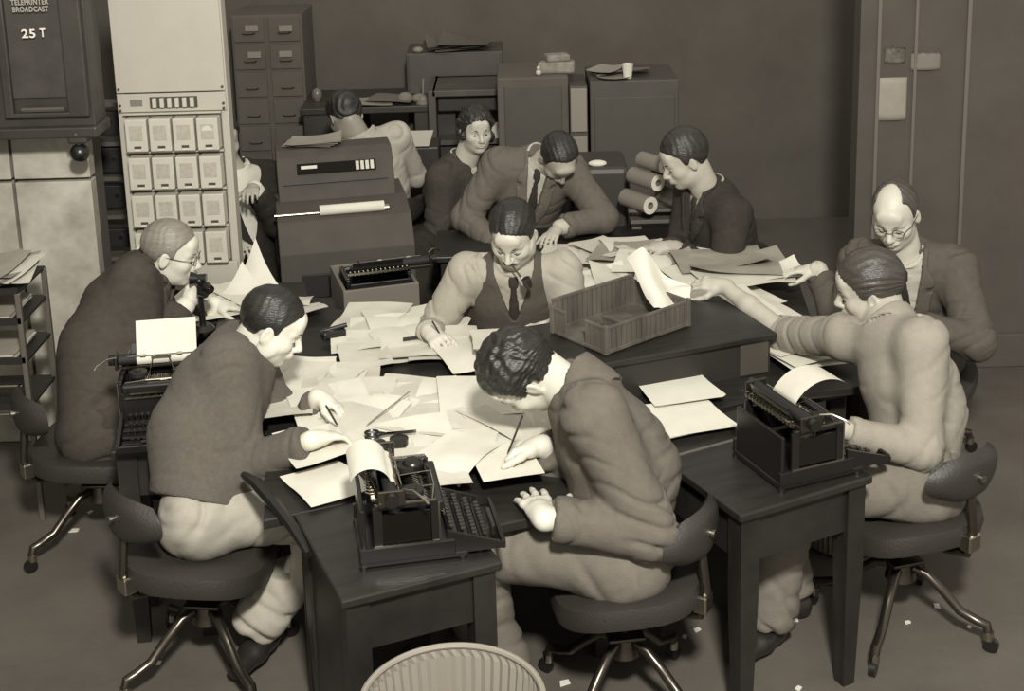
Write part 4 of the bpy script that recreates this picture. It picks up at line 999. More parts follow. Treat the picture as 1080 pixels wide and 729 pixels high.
def platen_sheet(tw,w,h,label,m=None,back=True,wd=.0,bend=.25,a0=68):
    """paper fed round the platen and standing up behind it; built where the typewriter stands"""
    V=[];F=[]; n=14; path=[]
    for i in range(6):
        a=math.radians(-70+i*32); path.append((.095-.0245*math.cos(a),.245+.0245*math.sin(a)*1.0))
    path=[(.095-.024*math.cos(math.radians(a)),.245+.024*math.sin(math.radians(a))) for a in (-60,-20,20,50,80)]
    y,z=path[-1]; ang=math.radians(a0)
    for i in range(1,n+1):
        y+=math.cos(ang)*h/n; z+=math.sin(ang)*h/n; ang-=bend/n*3.0; path.append((y,z))
    for (y,z) in path:
        for i in range(5): V.append(((i/4-.5)*w+wd,y,z))
    for j in range(len(path)-1):
        for i in range(4): F.append((j*5+i,j*5+i+1,j*5+i+6,j*5+i+5))
    o=link('paper_sheet',pmesh('paper_sheet',V,F),m or M_PAPER,smooth=True); o.location=tw.location; o.rotation_euler=tw.rotation_euler; o.scale=tw.scale
    return tagit(o,label,'paper')
TW1=typewriter('black upright typewriter on the near-left stand, its keyboard toward the waste basket side',(0,0,0),0)
def place(tw,px,py,z,rz): p=PZ(px,py,z); tw.location=tuple(p); tw.scale=(.92,)*3; tw.rotation_euler=(0,0,rz); return tw
def dup(tw,label): c=copy_tree(tw); c['label']=label; return c
TW2=dup(TW1,'black typewriter in shadow on the near-right stand, long lever at its side')
TW3=dup(TW1,'typewriter half hidden behind the sweater man, tall blank sheet in it')
TW4=dup(TW1,'typewriter seen from behind on the grey boxed stand, carriage run far to one side')
place(TW1,442,568,TZ,math.radians(100)); TW1['label']='black upright typewriter on the near-left stand, side-on, with rolled paper'
place(TW2,848,488,TZ,math.radians(112)); place(TW3,174,448,TZ,math.radians(8)); TW4.location=(-.66,6.06,.632); TW4.scale=(.95,)*3
TW4.rotation_euler=(0,0,math.radians(196))
def slide(tw,dx):
    for o in tw.children:
        if o.name.split('.')[0] in('platen','paper_bail','return_lever','carriage_rail'): o.location.x+=dx
slide(TW4,-.09)
platen_sheet(TW1,.215,.16,'sheet curling out of the near-left typewriter',bend=.8)
platen_sheet(TW2,.14,.24,'long sheet curving out of the shadowed near-right typewriter',M_PAPER2,bend=-.55,a0=125)
platen_sheet(TW3,.23,.125,'tall blank sheet standing in the typewriter behind the sweater man',wd=.02,bend=.02)
b=MB(); b.cyl((0,0,0),(0,0,.05),.032,n=28); b.ball((0,0,.05),(.032,.032,.022),n=24); o=b.build('ink_canister',M_BLACK,None,True,loc=tuple(PZ(436,512,TZ+.13))); 
tagit(o,'round-topped black canister rising beside the near typewriter carriage','canister'); o.location.z=TZ+.15

# ------------------------------------------------------------------ teletype machine
tx=PY(358,285,6.5)[0]
TT=empty('teletype_machine',(tx,6.72,0),math.radians(11),'grey metal teletype machine with sloping lid, slot window and paper roll','teletype')
w=.62
def prof(poly,x0,x1,name,m,parent,bev=.006):
    """side profile (y,z) swept along x"""
    b=MB(); b.prism(poly,x0,x1,M=Matrix(((0,0,1,0),(1,0,0,0),(0,1,0,0),(0,0,0,1))),bev=bev); return b.build(name,m,parent)
zb=.98; zt=1.17
prof([(-.30,.55),(-.31,.80),(-.20,.93),(.02,.98),(.30,.98),(.30,.55)],-w/2-.02,w/2+.02,'lower_case',M_TELE,TT)
lid=prof([(.0,.975),(.10,1.18),(.15,1.21),(.30,1.21),(.30,.975)],-w/2,w/2-.03,'lid',M_TELE,TT)
b=MB(); b.box((0,0,0),(w+.02,.56,.55)); 
b.build('pedestal',M_BLK2,TT,loc=(0,.0,.275))
LM=Matrix.Translation((0,.046,1.085))@Matrix.Rotation(math.atan2(.10,.205),4,'X').inverted()
b=MB(); b.box((-.01,0,.045),(.40,.010,.055),M=LM); b.build('slot_window',mat('slot_dark',30,rough=.9,spec=.1),lid)
b=MB()
for i in range(4): b.box((.095+i*.025,-.006,.045),(.017,.006,.045),M=LM)
b.build('typed_tape',M_PAPER2,lid)
b=MB(); b.box((-.15,-.006,.052),(.08,.006,.016),M=LM); b.build('lamp_strip',M_PAPER,lid)
b=MB(); b.box((-.02,-.004,-.03),(w-.09,.012,.008),M=LM); b.build('seam',M_BLK2,lid)
b=MB(); b.cyl((-.12,.0,1.02),(.20,.0,1.02),.026,n=24); pr_=b.build('paper_roll',M_PAPER,None,True); pr_.location=TT.location; pr_.rotation_euler=TT.rotation_euler; pr_.location.y-=.15; pr_.location.z-=.055; pr_.location.x+=.03
tagit(pr_,'white paper roll lying across the front of the teletype machine','paper roll')
b=MB(); b.cyl((-.34,-.14,.950),(-.12,-.14,.950),.008); b.cyl((.20,-.14,.95),(.225,-.14,.95),.02); b.build('platen_bar',M_CHROME,TT,True)
b=MB(); b.box((.24,-.305,.70),(.03,.012,.06),bev=.003); b.build('switch_plate',M_BLK2,TT)
b=MB(); b.box((-.02,-.309,.63),(.42,.012,.12),bev=.003); b.build('front_opening',M_BLK2,TT)
for k in range(4):
    z=1.213+.004*k; q=sheet(np.array([TT.location.x-.17+.01*k,TT.location.y+.22,z]),-.2+.1*k,.26,.17,M_PAPER3,'sheets heaped on top of the teletype machine','sheets on the teletype',curl=.012,seed=k+400,lift=[(.5,.5,.03)])

# ------------------------------------------------------------------ background cabinets and desks
def file_cabinet(label,x,y,z,w,d,h,ndr,cols=1,rz=0,m=M_GREY,plates=True):
    t=empty('filing_cabinet',(x,y,z),rz,label,'cabinet')
    b=MB(); b.box((0,0,h/2),(w,d,h),bev=.008); b.build('body',m,t)
    for r in range(ndr):
        for c in range(cols):
            dw=w/cols-.03; dh=h/ndr-.02; cx=-w/2+w/cols*(c+.5); cz=h-(r+.5)*h/ndr
            b=MB(); b.box((cx,-d/2-.006,cz),(dw,.018,dh),bev=.004); q=b.build('drawer',m,t)
            if plates:
                b=MB(); b.box((cx,-d/2-.018,cz+dh*.12),(min(.09,dw*.35),.006,.035),bev=.001); b.build('card_holder',mat('card_cream',138,rough=.8),q)
            b=MB(); b.tube([(cx-.04,-d/2-.015,cz-dh*.15),(cx-.03,-d/2-.035,cz-dh*.15),(cx+.03,-d/2-.035,cz-dh*.15),(cx+.04,-d/2-.015,cz-dh*.15)],.004,6); b.build('handle',M_STEEL,q,True)
    return t
a=PY(283,60,8.9); fcb=file_cabinet('dark filing cabinet at the back left, four pale card holders showing',PY(283,60,8.8)[0],9.05,.0,.46,.5,PY(283,16,8.8)[2],9,2,m=M_WALL,plates=False)
for px,py in ((265,30),(301,30),(268,58),(301,57)):
    p=PY(px,py,8.77); b=MB(); b.box((p[0]-fcb.location.x,-.275,p[2]),(.085,.012,.04),bev=.002); b.build('card_holder',mat('card_cream',138,rough=.8),fcb)
# far desk with clutter behind the white-shirted man
p0=PY(372,112,8.5); p1=PY(462,112,8.5)
fd=empty('far_desk',((p0[0]+p1[0])/2-.1,8.75,0),0,'dark far desk with small clutter behind the pale-shirted man','desk'); hh=p0[2]
b=MB(); b.box((0,0,hh-.02),(1.0,.6,.04),bev=.005); b.build('top',M_DWOOD,fd)
b=MB(); b.box((-.3,0,(hh-.04)/2),(.36,.56,hh-.04),bev=.005); b.box((.35,0,(hh-.04)/2),(.26,.56,hh-.04),bev=.005); b.build('pedestal',M_DWOOD,fd)
xs=fd.location.x
sheet((xs-.10,8.55,hh+.003),.1,.35,.25,M_PAPER3,'loose sheet at the front of the far desk',None,seed=50,curl=.02)
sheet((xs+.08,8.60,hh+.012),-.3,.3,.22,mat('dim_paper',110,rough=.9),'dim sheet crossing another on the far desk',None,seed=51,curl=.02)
a=PY(427,112,8.5); b=MB(); b.ball((0,0,.035),(.05,.04,.038)); b.ball((.09,0,.03),(.05,.04,.032)); 
o=b.build('crumpled_rag',mat('rag',128,rough=1,bump=.5,bscale=30),None,True,loc=(a[0],8.55,hh)); tagit(o,'crumpled pale rag on the far desk','rag')
a=PY(446,105,8.5); b=MB(); b.cyl((0,0,0),(0,0,.03),.045,n=20); b.cyl((0,0,.03),(0,0,.05),.03,.02); b.cyl((.0,0,.05),(.006,0,.16),.006,n=8); o=b.build('pen_stand',mat('pen_stand_white',132,rough=.6),None,True,loc=(a[0],8.52,hh)); tagit(o,'small pale pen stand with upright pen on the far desk','pen stand')
a=PY(352,80,8.6); b=MB(); b.ball((0,0,.04),(.035,.03,.045)); b.cyl((0,0,0),(0,0,.03),.02); o=b.build('desk_lamp_bulb',mat('dull_glass',110,rough=.3),None,True,loc=(xs-.42,8.7,hh)); tagit(o,'small dull glass globe at the end of the far desk','globe')
a=PY(443,150,7.9)
bx=empty('wire_letter_tray',(PY(442,150,7.9)[0],8.05,0),0,'dark stand with a pale card block between desk and roll-top cabinet','stand'); zc=PY(442,150,7.9)[2]
b=MB(); b.box((0,.05,(zc-.05)/2),(.22,.25,zc-.05),bev=.01); b.build('pedestal',M_DWOOD,bx)
b=MB(); b.prism([(-.055,-.045),(.055,-.045),(.085,.05),(-.075,.05)],0,.03,M=Matrix.Translation((0,-.08,zc+.0))@Matrix.Rotation(math.radians(70),4,'X')); b.build('card_block',mat('card_white',178,rough=.8),bx)
# roll-top pigeonhole cabinet behind the woman with papers heaped on it
c0=PY(455,96,8.3); c1=PY(541,96,8.3)
pc=empty('pigeonhole_cabinet',((c0[0]+c1[0])/2,8.55,0),0,'dark open-fronted wooden cabinet behind the woman','cabinet'); hw=(c1[0]-c0[0])/2; zt_=c0[2]; zl=PY(490,150,8.3)[2]
b=MB()
for s in (-1,1): b.box((s*hw,0,zt_/2),(.05,.5,zt_),bev=.006)
b.box((0,0,zt_-.02),(hw*2,.5,.04),bev=.006); b.box((0,0,zl),(hw*2,.5,.03)); b.box((0,.2,zt_/2),(hw*2,.03,zt_)); b.box((0,-.1,zl*.62),(hw*2,.03,.03)); b.build('carcass',mat('cabinet_wood',80,rough=.6,var=8,vscale=5),pc)
b=MB(); b.box((0,-.18,zl/2),(hw*2-.05,.03,zl-.02),bev=.004); b.build('door',M_DWOOD,pc)
b=MB(); b.box((0,-.05,zt_-.10),(hw*2-.06,.25,.10),bev=.01); b.build('shutter',M_DWOOD,pc)
sheet((pc.location.x+.18,8.36,PY(525,140,8.3)[2]),.1,.14,.10,M_PAPER2,'small pale sheet in the open cabinet beside the woman',None,seed=60,tilt=.8,curl=.004)
# upper dark cabinet with paper heap (top edge at the picture's upper middle)
u0=PY(437,50,9.0); u1=PY(522,50,9.0)
uc=file_cabinet('tall dark filing cabinet at the back, paper heap on its top',(u0[0]+u1[0])/2,9.08,0,u1[0]-u0[0]+.1,.4,u0[2]-.02,4,1,plates=False)
zz=u0[2]-.02
for k in range(5):
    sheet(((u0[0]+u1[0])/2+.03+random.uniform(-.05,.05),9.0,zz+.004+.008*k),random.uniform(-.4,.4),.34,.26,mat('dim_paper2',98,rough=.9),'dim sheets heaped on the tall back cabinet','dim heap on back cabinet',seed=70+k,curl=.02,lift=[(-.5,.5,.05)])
a=PY(440,46,8.85); b=MB(); b.ball((0,0,.02),(.035,.03,.022)); o=b.build('stone_paperweight',mat('pale_stone',135,rough=.5),None,True,loc=(a[0],8.9,zz)); tagit(o,'small pale round paperweight at the end of the tall cabinet top','paperweight')
# near-black column cabinet and the grey two-drawer block behind the bowed man
g0=PY(622,86,7.9); g1=PY(716,86,7.9); 
gc=empty('steel_cabinet',((g0[0]+g1[0])/2,8.15,0),0,'grey-green steel cabinet with a cup and papers on top, right of the bowed man','cabinet'); gh=g0[2]; gw=g1[0]-g0[0]
b=MB(); b.box((0,0,gh/2),(gw,.5,gh),bev=.006); b.build('body',M_GREY,gc)
b=MB(); b.box((0,-.255,gh*.5+.12),(gw-.05,.012,gh*.9-.3),bev=.004); b.build('back_panel',M_GREY,gc)
q0=PY(601,93,7.85); q1=PY(620,93,7.85); zq=PY(610,93,7.85)[2]
lc=empty('card_drawer_cabinet',((q0[0]+q1[0])/2,8.08,0),0,'narrow pale drawer fronts standing left of the steel cabinet','cabinet')
b=MB(); b.box((0,.02,zq/2),(q1[0]-q0[0],.4,zq),bev=.004); b.build('body',M_GREY,lc)
for k in range(3):
    b=MB(); z=zq-.14-.29*k; b.box((0,-.19,z),(q1[0]-q0[0]-.01,.014,.26),bev=.004); b.build('drawer',mat('pale_drawer',142,rough=.7,var=4),lc)
r0=PY(533,84,7.9); r1=PY(598,84,7.9)
dk=empty('dark_cupboard',((r0[0]+r1[0])/2-.02,8.2,0),0,'near-black tall cupboard directly behind the bowed man','cupboard'); rh_=r0[2]
b=MB(); b.box((0,0,rh_/2),(r1[0]-r0[0]+.06,.5,rh_),bev=.01); b.build('body',M_WALL,dk)
b=MB(); b.box((0,-.255,rh_/2),(r1[0]-r0[0]-.02,.012,rh_-.1),bev=.004); b.build('door',M_GREY,dk)
b=MB(); b.prism([(-.12,-.06),(.10,-.06),(.11,.0),(.08,.07),(-.02,.08),(-.10,.02)],0,.07,bev=.012); b.box((.0,0,.09),(.14,.10,.04),bev=.01,rz=.2)
o=b.build('cap',mat('pale_cloth_cap',138,rough=.9,var=20,vscale=20),None,False,loc=(PY(588,66,8.0)[0],8.1,rh_)); tagit(o,'pale folded cloth cap on top of the near-black cupboard','cap')
a=PY(568,71,7.95); b=MB(); b.ball((0,0,.018),.018); b.ball((0,0,.045),.012); o=b.build('small_bottle',mat('bright_glass',200,rough=.2),None,True,loc=(a[0],8.0,rh_)); tagit(o,'tiny bright bottle on the cupboard edge left of the cap','bottle')
gz=gh
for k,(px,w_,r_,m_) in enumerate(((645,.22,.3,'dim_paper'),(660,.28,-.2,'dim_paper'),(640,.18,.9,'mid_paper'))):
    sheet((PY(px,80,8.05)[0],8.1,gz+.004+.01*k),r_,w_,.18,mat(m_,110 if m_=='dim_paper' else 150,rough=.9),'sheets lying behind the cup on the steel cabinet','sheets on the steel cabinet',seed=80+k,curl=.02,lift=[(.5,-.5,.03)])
a=PY(662,86,7.98); b=MB(); b.lathe([(.0,.0),(.022,.002),(.024,.0),(.034,.085),(.031,.085),(.022,.008),(.0,.008)],n=24); o=b.build('paper_cup',mat('white_cup',222,rough=.6),None,True,loc=(a[0]+.0,7.98,gz)); tagit(o,'white paper cup on the grey steel cabinet','cup')
b=MB(); b.lathe([(0,.002),(.06,.003),(.10,.012),(.102,.014),(.06,.007),(0,.006)],n=28); o=b.build('saucer',mat('dull_saucer',150,rough=.5),None,True,loc=(a[0]-.08,7.99,gz)); tagit(o,'flat pale dish beside the paper cup','dish')

# desk behind the pipe smoker, dark box beside the bowed man, rack of paper rolls
bd=empty('rear_desk',(.22,6.62,0),0,'dark desk between the pipe smoker and the bowed man','desk')
b=MB(); b.box((0,0,.74),(1.25,.44,.03),bev=.005); b.build('top',M_DESK,bd)
for sx in (-1,1): b=MB(); b.box((sx*.54,0,.36),(.1,.38,.72),bev=.005); b.build('side_panel',M_DESK,bd)
k0=PY(603,176,7.0); k1=PY(654,176,7.0)
kb_=empty('machine_cover',((k0[0]+k1[0])/2+.02,7.15,0),0,'dark grey-green boxy machine cover between the bowed man and the paper rolls','cover'); kh=k0[2]
b=MB(); b.box((0,0,kh/2),(k1[0]-k0[0]+.05,.4,kh),bev=.03); b.build('body',mat('dark_green_cover',60,rough=.5),kb_)
b=MB(); b.tube([((k1[0]-k0[0])/2+.02,-.2,kh-.08),((k1[0]-k0[0])/2+.03,-.21,kh*.7),((k1[0]-k0[0])/2+.03,-.21,.5)],.008,6); b.build('edge_trim',M_STEEL,kb_,True)
a=PY(631,170,6.95); b=MB(); b.ball((0,0,.01),(.05,.03,.018)); o=b.build('crumpled_scrap',M_PAPER,None,True,loc=(a[0],7.02,kh)); tagit(o,'crumpled pale scrap on the dark machine cover','scrap')
s0=PY(672,219,6.75)
rr=empty('roll_rack',(s0[0]+.10,6.8,0),0,'pale-posted low rack carrying the paper rolls','rack'); rz0=s0[2]
b=MB(); b.box((-.10,0,rz0/2),(.05,.05,rz0),bev=.004); b.build('post',mat('pale_post',128,rough=.6),rr)
b=MB(); b.box((.12,0,rz0/2-.02),(.04,.05,rz0-.04),bev=.004); b.build('leg',M_DWOOD,rr)
b=MB(); b.box((.03,0,rz0-.06),(.34,.22,.02),bev=.003); b.box((.03,0,rz0+.0),(.36,.24,.016),bev=.003); b.build('shelf',mat('rack_shelf',96,rough=.6),rr)
KR=.042
for i,(px,py,r,L) in enumerate(((676,211,.046,.20),(684,187,.043,.20),(691,169,.040,.18),(710,206,.048,.16),(705,184,.042,.16),(712,168,.038,.16))):
    p=PY(px+10,py+6,6.62); yaw=math.radians(-35 if i<3 else 35)
    b=MB(); D=Vector((-.55,.83,.0)) if i<3 else Vector((-.55,.83,.05)); D.normalize(); q=D.to_track_quat('Z','Y').to_matrix().to_4x4()
    b.lathe([(r*.38,0),(r,0),(r,L),(r*.38,L),(r*.38,0)],n=28,M=q)
    o=b.build('paper_roll',mat('roll_side',124,rough=.9),None,True,loc=tuple(p))
    end=MB(); end.lathe([(r*.40,-.002),(r*.98,-.002),(r*.98,.001),(r*.40,.001)],n=28,M=q); end.build('roll_end',M_PAPER,o,True)
    tagit(o,['lowest left paper roll of the stack, bright end toward the table','middle left paper roll of the stack','top left paper roll of the stack','lowest right paper roll near the dark-suited man','middle right paper roll near the dark-suited man','top right paper roll by the dark-suited man\'s face'][i],'paper roll','stacked paper rolls')

# ------------------------------------------------------------------ waste baskets
def basket(label,c,rt,rb,h,m):
    t=empty('waste_basket',(c[0],c[1],0),0,label,'waste basket','ribbed waste baskets')
    b=MB(); n=104; rings=[]
    for (z,k) in [(.01,0),(.04,1),(h*.3,1),(h*.6,1),(h-.03,1),(h-.01,0)]:
        R=rb+(rt-rb)*z/h; rings.append([b.bm.verts.new(((R+(.005*k if i%2 else -.003*k))*math.cos(2*math.pi*i/n/1),(R+(.005*k if i%2 else -.003*k))*math.sin(2*math.pi*i/n),z)) for i in range(n)])
    for A,B in zip(rings,rings[1:]):
        for i in range(n): b.bm.faces.new((A[i],A[(i+1)%n],B[(i+1)%n],B[i]))
    b.bm.faces.new(rings[0][::-1]); o=b.build('wall',m,t); s=o.modifiers.new('s','SOLIDIFY'); s.thickness=.003
    b=MB(); b.tube([(rt*math.cos(a),rt*math.sin(a),h) for a in np.linspace(0,2*math.pi,65)[:-1]],.009,8,closed=True); b.build('rim',m,t,True)
    return t
c=PZ(477,738,.62); basket('large pale ribbed waste basket at the very front by the near-left stand',c,.238,.17,.62,mat('basket_paint',150,rough=.5,metal=.2))
c=PZ(905,592,.0); basket('ribbed waste basket on the floor behind the near-right stand',(c[0]-.02,c[1]+.17),.20,.16,.34,mat('basket_paint_dull',118,rough=.6))
c=PZ(477,738,.30); 
sheet((PZ(470,738,.45)[0]+.02,PZ(470,738,.45)[1],.34),.4,.2,.16,M_PAPER2,'crumpled sheet lying inside the front waste basket',None,seed=91,curl=.06)
# ------------------------------------------------------------------ chairs under their sitters
def chair_for(name,label,dx=0,dy=0,rz=None,**k):
    P=PEOPLE[name]; f=P['fc']; h=P['hip']*P['root'].scale[0]; a=math.atan2(-f[0],f[1]) if rz is None else rz
    fx,fy=-math.sin(a),math.cos(a)
    return chair(label,(h[0]+fx*.03+dx,h[1]+fy*.03+dy),a,seat_h=h[2]-.112*P['root'].scale[0]+.006,**k)
# ------------------------------------------------------------------ loose sheets and piles on the table
_n=[0]
GAPS=((412,390),(430,394),(450,392),(466,396),(330,366),(318,376),(338,360))
def pp(px,py,deg,w=.29,h=.36,m=None,z=None,lab='loose white sheet in the drift covering the middle of the table',grp='drift of sheets on the table',**k):
    _n[0]+=1; zz=TZ+.002+.0009*_n[0] if z is None else z; p=PZ(px,py,zz)
    if grp is not None and z is None:
        for gx,gy in GAPS:
            g=PZ(gx,gy,zz)-p; c_,s_=math.cos(math.radians(deg)),math.sin(math.radians(deg))
            if abs(g[0]*c_+g[1]*s_)<w/2+.01 and abs(-g[0]*s_+g[1]*c_)<h/2+.01: return None
    k.setdefault('curl',.020); return sheet(p,math.radians(deg),w,h,m or (M_PAPER,M_PAPER,M_PAPER2)[_n[0]%3],lab,grp,seed=_n[0],**k)
for a in ((360,343,12),(392,338,-8),(424,342,15),(452,352,-12),(340,350,30),(405,352,4),(435,362,22),(468,366,5),(380,362,70),(412,370,-15)): pp(*a)
for a in ((296,412,10,.2,.3),(322,402,8,.24,.28),(350,412,-5,.22,.3),(385,378,12,.2,.26),(400,420,5,.24,.3),(375,362,8,.2,.22),(440,373,5,.3,.13),(498,402,8,.2,.3),(480,418,12,.2,.24),(452,415,6,.26,.12)): pp(*a)
for a in ((322,392,8),(350,388,-10),(375,384,14),(305,398,-6),(392,404,35),(360,404,4),(328,408,-18),(495,388,-10),(478,398,8),(500,372,20)): pp(*a)
for a in ((400,424,10),(430,420,-14),(455,426,18),(480,425,-6),(370,424,-5),(350,430,18),(510,432,12),(500,445,-16),(530,448,10),(545,452,24)): pp(*a)
for a in ((445,445,60),(470,448,16),(420,446,-12),(392,448,8),(372,446,-22),(520,458,4),(495,458,30),(478,468,-8),(435,470,12),(545,440,40),(505,420,5)): pp(*a)
pp(333,472,26,.22,.27,lab='sheet under the sweater man\'s writing hand',grp=None); pp(300,432,8,.2,.2,lab='narrow sheet under the sweater man\'s far arm',grp=None)
pp(343,513,32,.21,.25,lab='single sheet on the bare desk left of the near typewriter',grp=None,z=TZ+.004)
pp(533,487,14,.20,.24,lab='sheet the bowed writer is writing on',grp=None,z=TZ+.062,curl=.004)
pp(455,495,14,.21,.29,lab='sheet lying just behind the near typewriter',grp=None)
pp(480,482,-30,.21,.29,lab='sheet curling over between typewriter and writer',grp=None,lift=[(.5,-.5,-.03)])
# stack in front of the pipe smoker
for k in range(8):
    p=PZ(532,357,TZ+.05+.006*k); sheet(p,math.radians(6+(k*37%7-3)),.25,.21,(M_PAPER,M_PAPER2)[k%2],'sheet of the thick stack under the pipe smoker\'s arm','stack before the pipe smoker',seed=120+k,curl=.003)
for k in range(5):
    p=PZ(545,372,TZ+.048+.004*k); sheet(p,math.radians(-2+(k*31%9-4)),.27,.18,M_PAPER2,'sheet of the lower stack beside the tray','lower stack by the tray',seed=140+k,curl=.003)
# phone man's papers
for k,(px,py,dg,w,h,l) in enumerate(((225,322,20,.28,.36,None),(248,312,35,.26,.34,None),(215,312,-8,.24,.30,None),(262,318,55,.24,.30,[(.5,.5,.12)]),(268,312,40,.24,.34,[(.5,.5,.20)]))):
    p=PZ(px,py,TZ+.006+.006*k); sheet(p,math.radians(dg),w,h,M_PAPER,('sheet spread before the grey-haired man','sheet with a corner standing up before the grey-haired man')[k>2],'sheets before the grey-haired man' if k<3 else 'raised sheets before the grey-haired man',seed=160+k,curl=.012,lift=l)
for k,(px,py) in enumerate(((305,322),(318,330))):
    p=PZ(px,py,TZ+.01+.01*k); sheet(p,.4*k,.2,.16,M_PAPER2,'crumpled sheet beside the boxed typewriter stand','crumpled sheets by the far stand',seed=170+k,curl=.035)
# far-right heap
R_=random.Random(4)
for k,(px,py,dg,w,h,mm) in enumerate(((610,283,15,.26,.34,0),(598,270,-12,.25,.32,1),(622,272,25,.26,.32,0),(640,270,-5,.26,.34,1),(632,296,10,.27,.22,0),(612,300,-14,.26,.24,0),(655,293,5,.26,.24,1),(640,262,40,.24,.3,1),(665,262,12,.24,.3,0),(655,268,-22,.26,.3,2),(690,268,22,.26,.34,1),(676,278,-12,.24,.30,0),(705,285,8,.28,.3,2),(728,282,26,.3,.3,0),(750,284,6,.3,.36,2),(765,278,-12,.34,.30,1),(742,292,14,.3,.34,0),(790,282,8,.36,.3,2),(800,290,-10,.32,.26,0),(778,294,18,.34,.26,1),(820,288,12,.24,.2,0),(760,275,5,.42,.30,2),(775,281,-4,.40,.28,2))):
    z=TZ+.01+.0035*k; p=PZ(px,py,z); sheet(p,math.radians(dg),w,h,(M_PAPER,M_PAPER2,M_PAPER3)[mm],'sheet in the heap across the far right of the table','heap on the far right of the table',seed=200+k,curl=.016,lift=[(R_.choice((-.5,.5)),R_.choice((-.5,.5)),R_.uniform(0,.05))])
for k,(px,py,dg,w,h,mm) in enumerate(((765,322,14,.34,.4,0),(748,312,4,.3,.34,0),(790,330,24,.32,.4,1),(815,352,30,.28,.42,0),(838,364,24,.28,.40,0),(825,344,40,.26,.42,1),(850,376,18,.26,.26,0),(770,312,30,.3,.4,0))):
    z=TZ+.085-.008*k; p=PZ(px,py,z); sheet(p,math.radians(dg),w,h,(M_PAPER,M_PAPER2)[mm],'large sheet fanned out below the reaching arm','sheets fanned below the reaching arm',seed=240+k,curl=.012)
# two piles between the writer and the shadowed typewriter
for k in range(6):
    p=PZ(712,407,TZ+.010+.005*k); sheet(p,math.radians(16+(k*29%11-5)),.26,.30,M_PAPER,'sheet of the upper pile near the dark raised box','pile near the raised box',seed=260+k,curl=.004)
for k in range(6):
    p=PZ(722,440,TZ+.004+.004*k); sheet(p,math.radians(18+(k*31%9-4)),.27,.27,M_PAPER,'sheet of the nearer pile beside the writer\'s shoulder','pile beside the writer',seed=280+k,curl=.004)
# left shelf papers
zs=shf.location.z
for k in range(9):
    sheet((-2.22+R_.uniform(-.04,.05),5.44+R_.uniform(-.03,.03),ztop+.008+.006*k),R_.uniform(-.35,.35),.36,.27,(M_PAPER3,M_PAPER2)[k%3==0],'sheet heaped on top of the letter tray rack','heap on the letter tray rack',seed=300+k,curl=.022,lift=[(.5,.5,.03)])
for zt_i,zsh in enumerate((ztop-.13,ztop-.30)):
    for k in range(5):
        sheet((-2.27,5.44,zsh+.010+.005*k),R_.uniform(-.05,.05),.40,.28,(M_PAPER3,M_PAPER)[k%2] ,('sheet in the upper tray of the rack','sheet in the lower tray of the rack')[zt_i],('sheets in the upper tray','sheets in the lower tray')[zt_i],seed=330+k,curl=.003)

# held sheet
def held_sheet():
    """long sheet gripped at its right-hand corner and hanging over the tray"""
    A=PZ(664,266,1.09); Bp=PZ(690,326,1.035); C_=PZ(727,318,1.02); D_=PZ(758,292,1.07)
    pts=[PY(660,272,5.22),PY(678,262,5.24),PY(700,290,5.16),PY(732,300,5.12)]
    low=[PY(690,327,4.98),PY(697,327,4.99),PY(712,329,4.98),PY(728,316,5.0)]
    V=[];F=[];nx,ny=12,10
    def lerp(P,u):
        u*=3; i=min(2,int(u)); f=u-i; return P[i]*(1-f)+P[i+1]*f
    for j in range(ny+1):
        for i in range(nx+1):
            u=i/nx; v=j/ny; p=lerp(pts,u)*(1-v)+lerp(low,u)*v
            p=p+np.array([.0,-1,.25])*(.05*math.sin(u*math.pi*1.6+.3)*math.sin(v*math.pi*.8+.4)); p=p+np.array([0,0,.012*math.sin(v*7+u*5)]); V.append(p)
    for j in range(ny):
        for i in range(nx): F.append((j*(nx+1)+i,j*(nx+1)+i+1,(j+1)*(nx+1)+i+1,(j+1)*(nx+1)+i))
    o=link('paper_sheet',pmesh('paper_sheet',V,F),M_PAPER,smooth=True); s=o.modifiers.new('s','SUBSURF'); s.levels=s.render_levels=1
    tagit(o,'long bright sheet held out by the reaching man above the tray','paper')
held_sheet()
# pipe, pens, telephone
P=PEOPLE['pipe']; K=P['root'].scale[0]; o3=np.array(P['root'].location)
W_=lambda *l:(np.array(P['P'](*l))*K+o3)
b=MB(); m0=W_(-.012,.100,-.069); m1=W_(-.05,.135,-.088); m2=W_(-.078,.155,-.098)
b.tube([tuple(m0),tuple(m1),tuple(m2)],.0045,8,rads=[.0035,.0045,.007]); st=b.build('tobacco_pipe',mat('pipe_stem',70,rough=.3),None,True); tagit(st,'tobacco pipe in the mouth of the vested man','pipe')
b=MB(); d=Vector((-.35,-.2,1)).normalized(); b.lathe([(.0,-.012),(.014,-.010),(.019,.004),(.019,.030),(.012,.030),(.011,.01),(0,.008)],n=18,M=Matrix.Translation(tuple(m2))@d.to_track_quat('Z','Y').to_matrix().to_4x4()); b.build('bowl',mat('pipe_briar',48,rough=.35),st,True)
b=MB(); mm=(m1+m2)/2; b.cyl(tuple(m1),tuple(mm),.0065); b.build('silver_band',mat('tab_white',205),st,True)
def pen(tip,end,label,r=.0036,m=None,nm='pencil'):
    b=MB(); tip=Vector(tip); end=Vector(end); d=(end-tip); b.cyl(tuple(tip+d*.08),tuple(end),r,n=8); b.cyl(tuple(tip),tuple(tip+d*.08),.0006,r,n=8); o=b.build(nm,m or mat('pencil_paint',40,rough=.4),None,True); return tagit(o,label,nm)
pen(PZ(535,480,TZ+.066),PZ(551,439,TZ+.24),'dark pencil standing up from the bowed writer\'s hand')
pen(PZ(472,366,TZ+.012),PZ(456,339,TZ+.14),'pencil in the pipe smoker\'s writing hand')
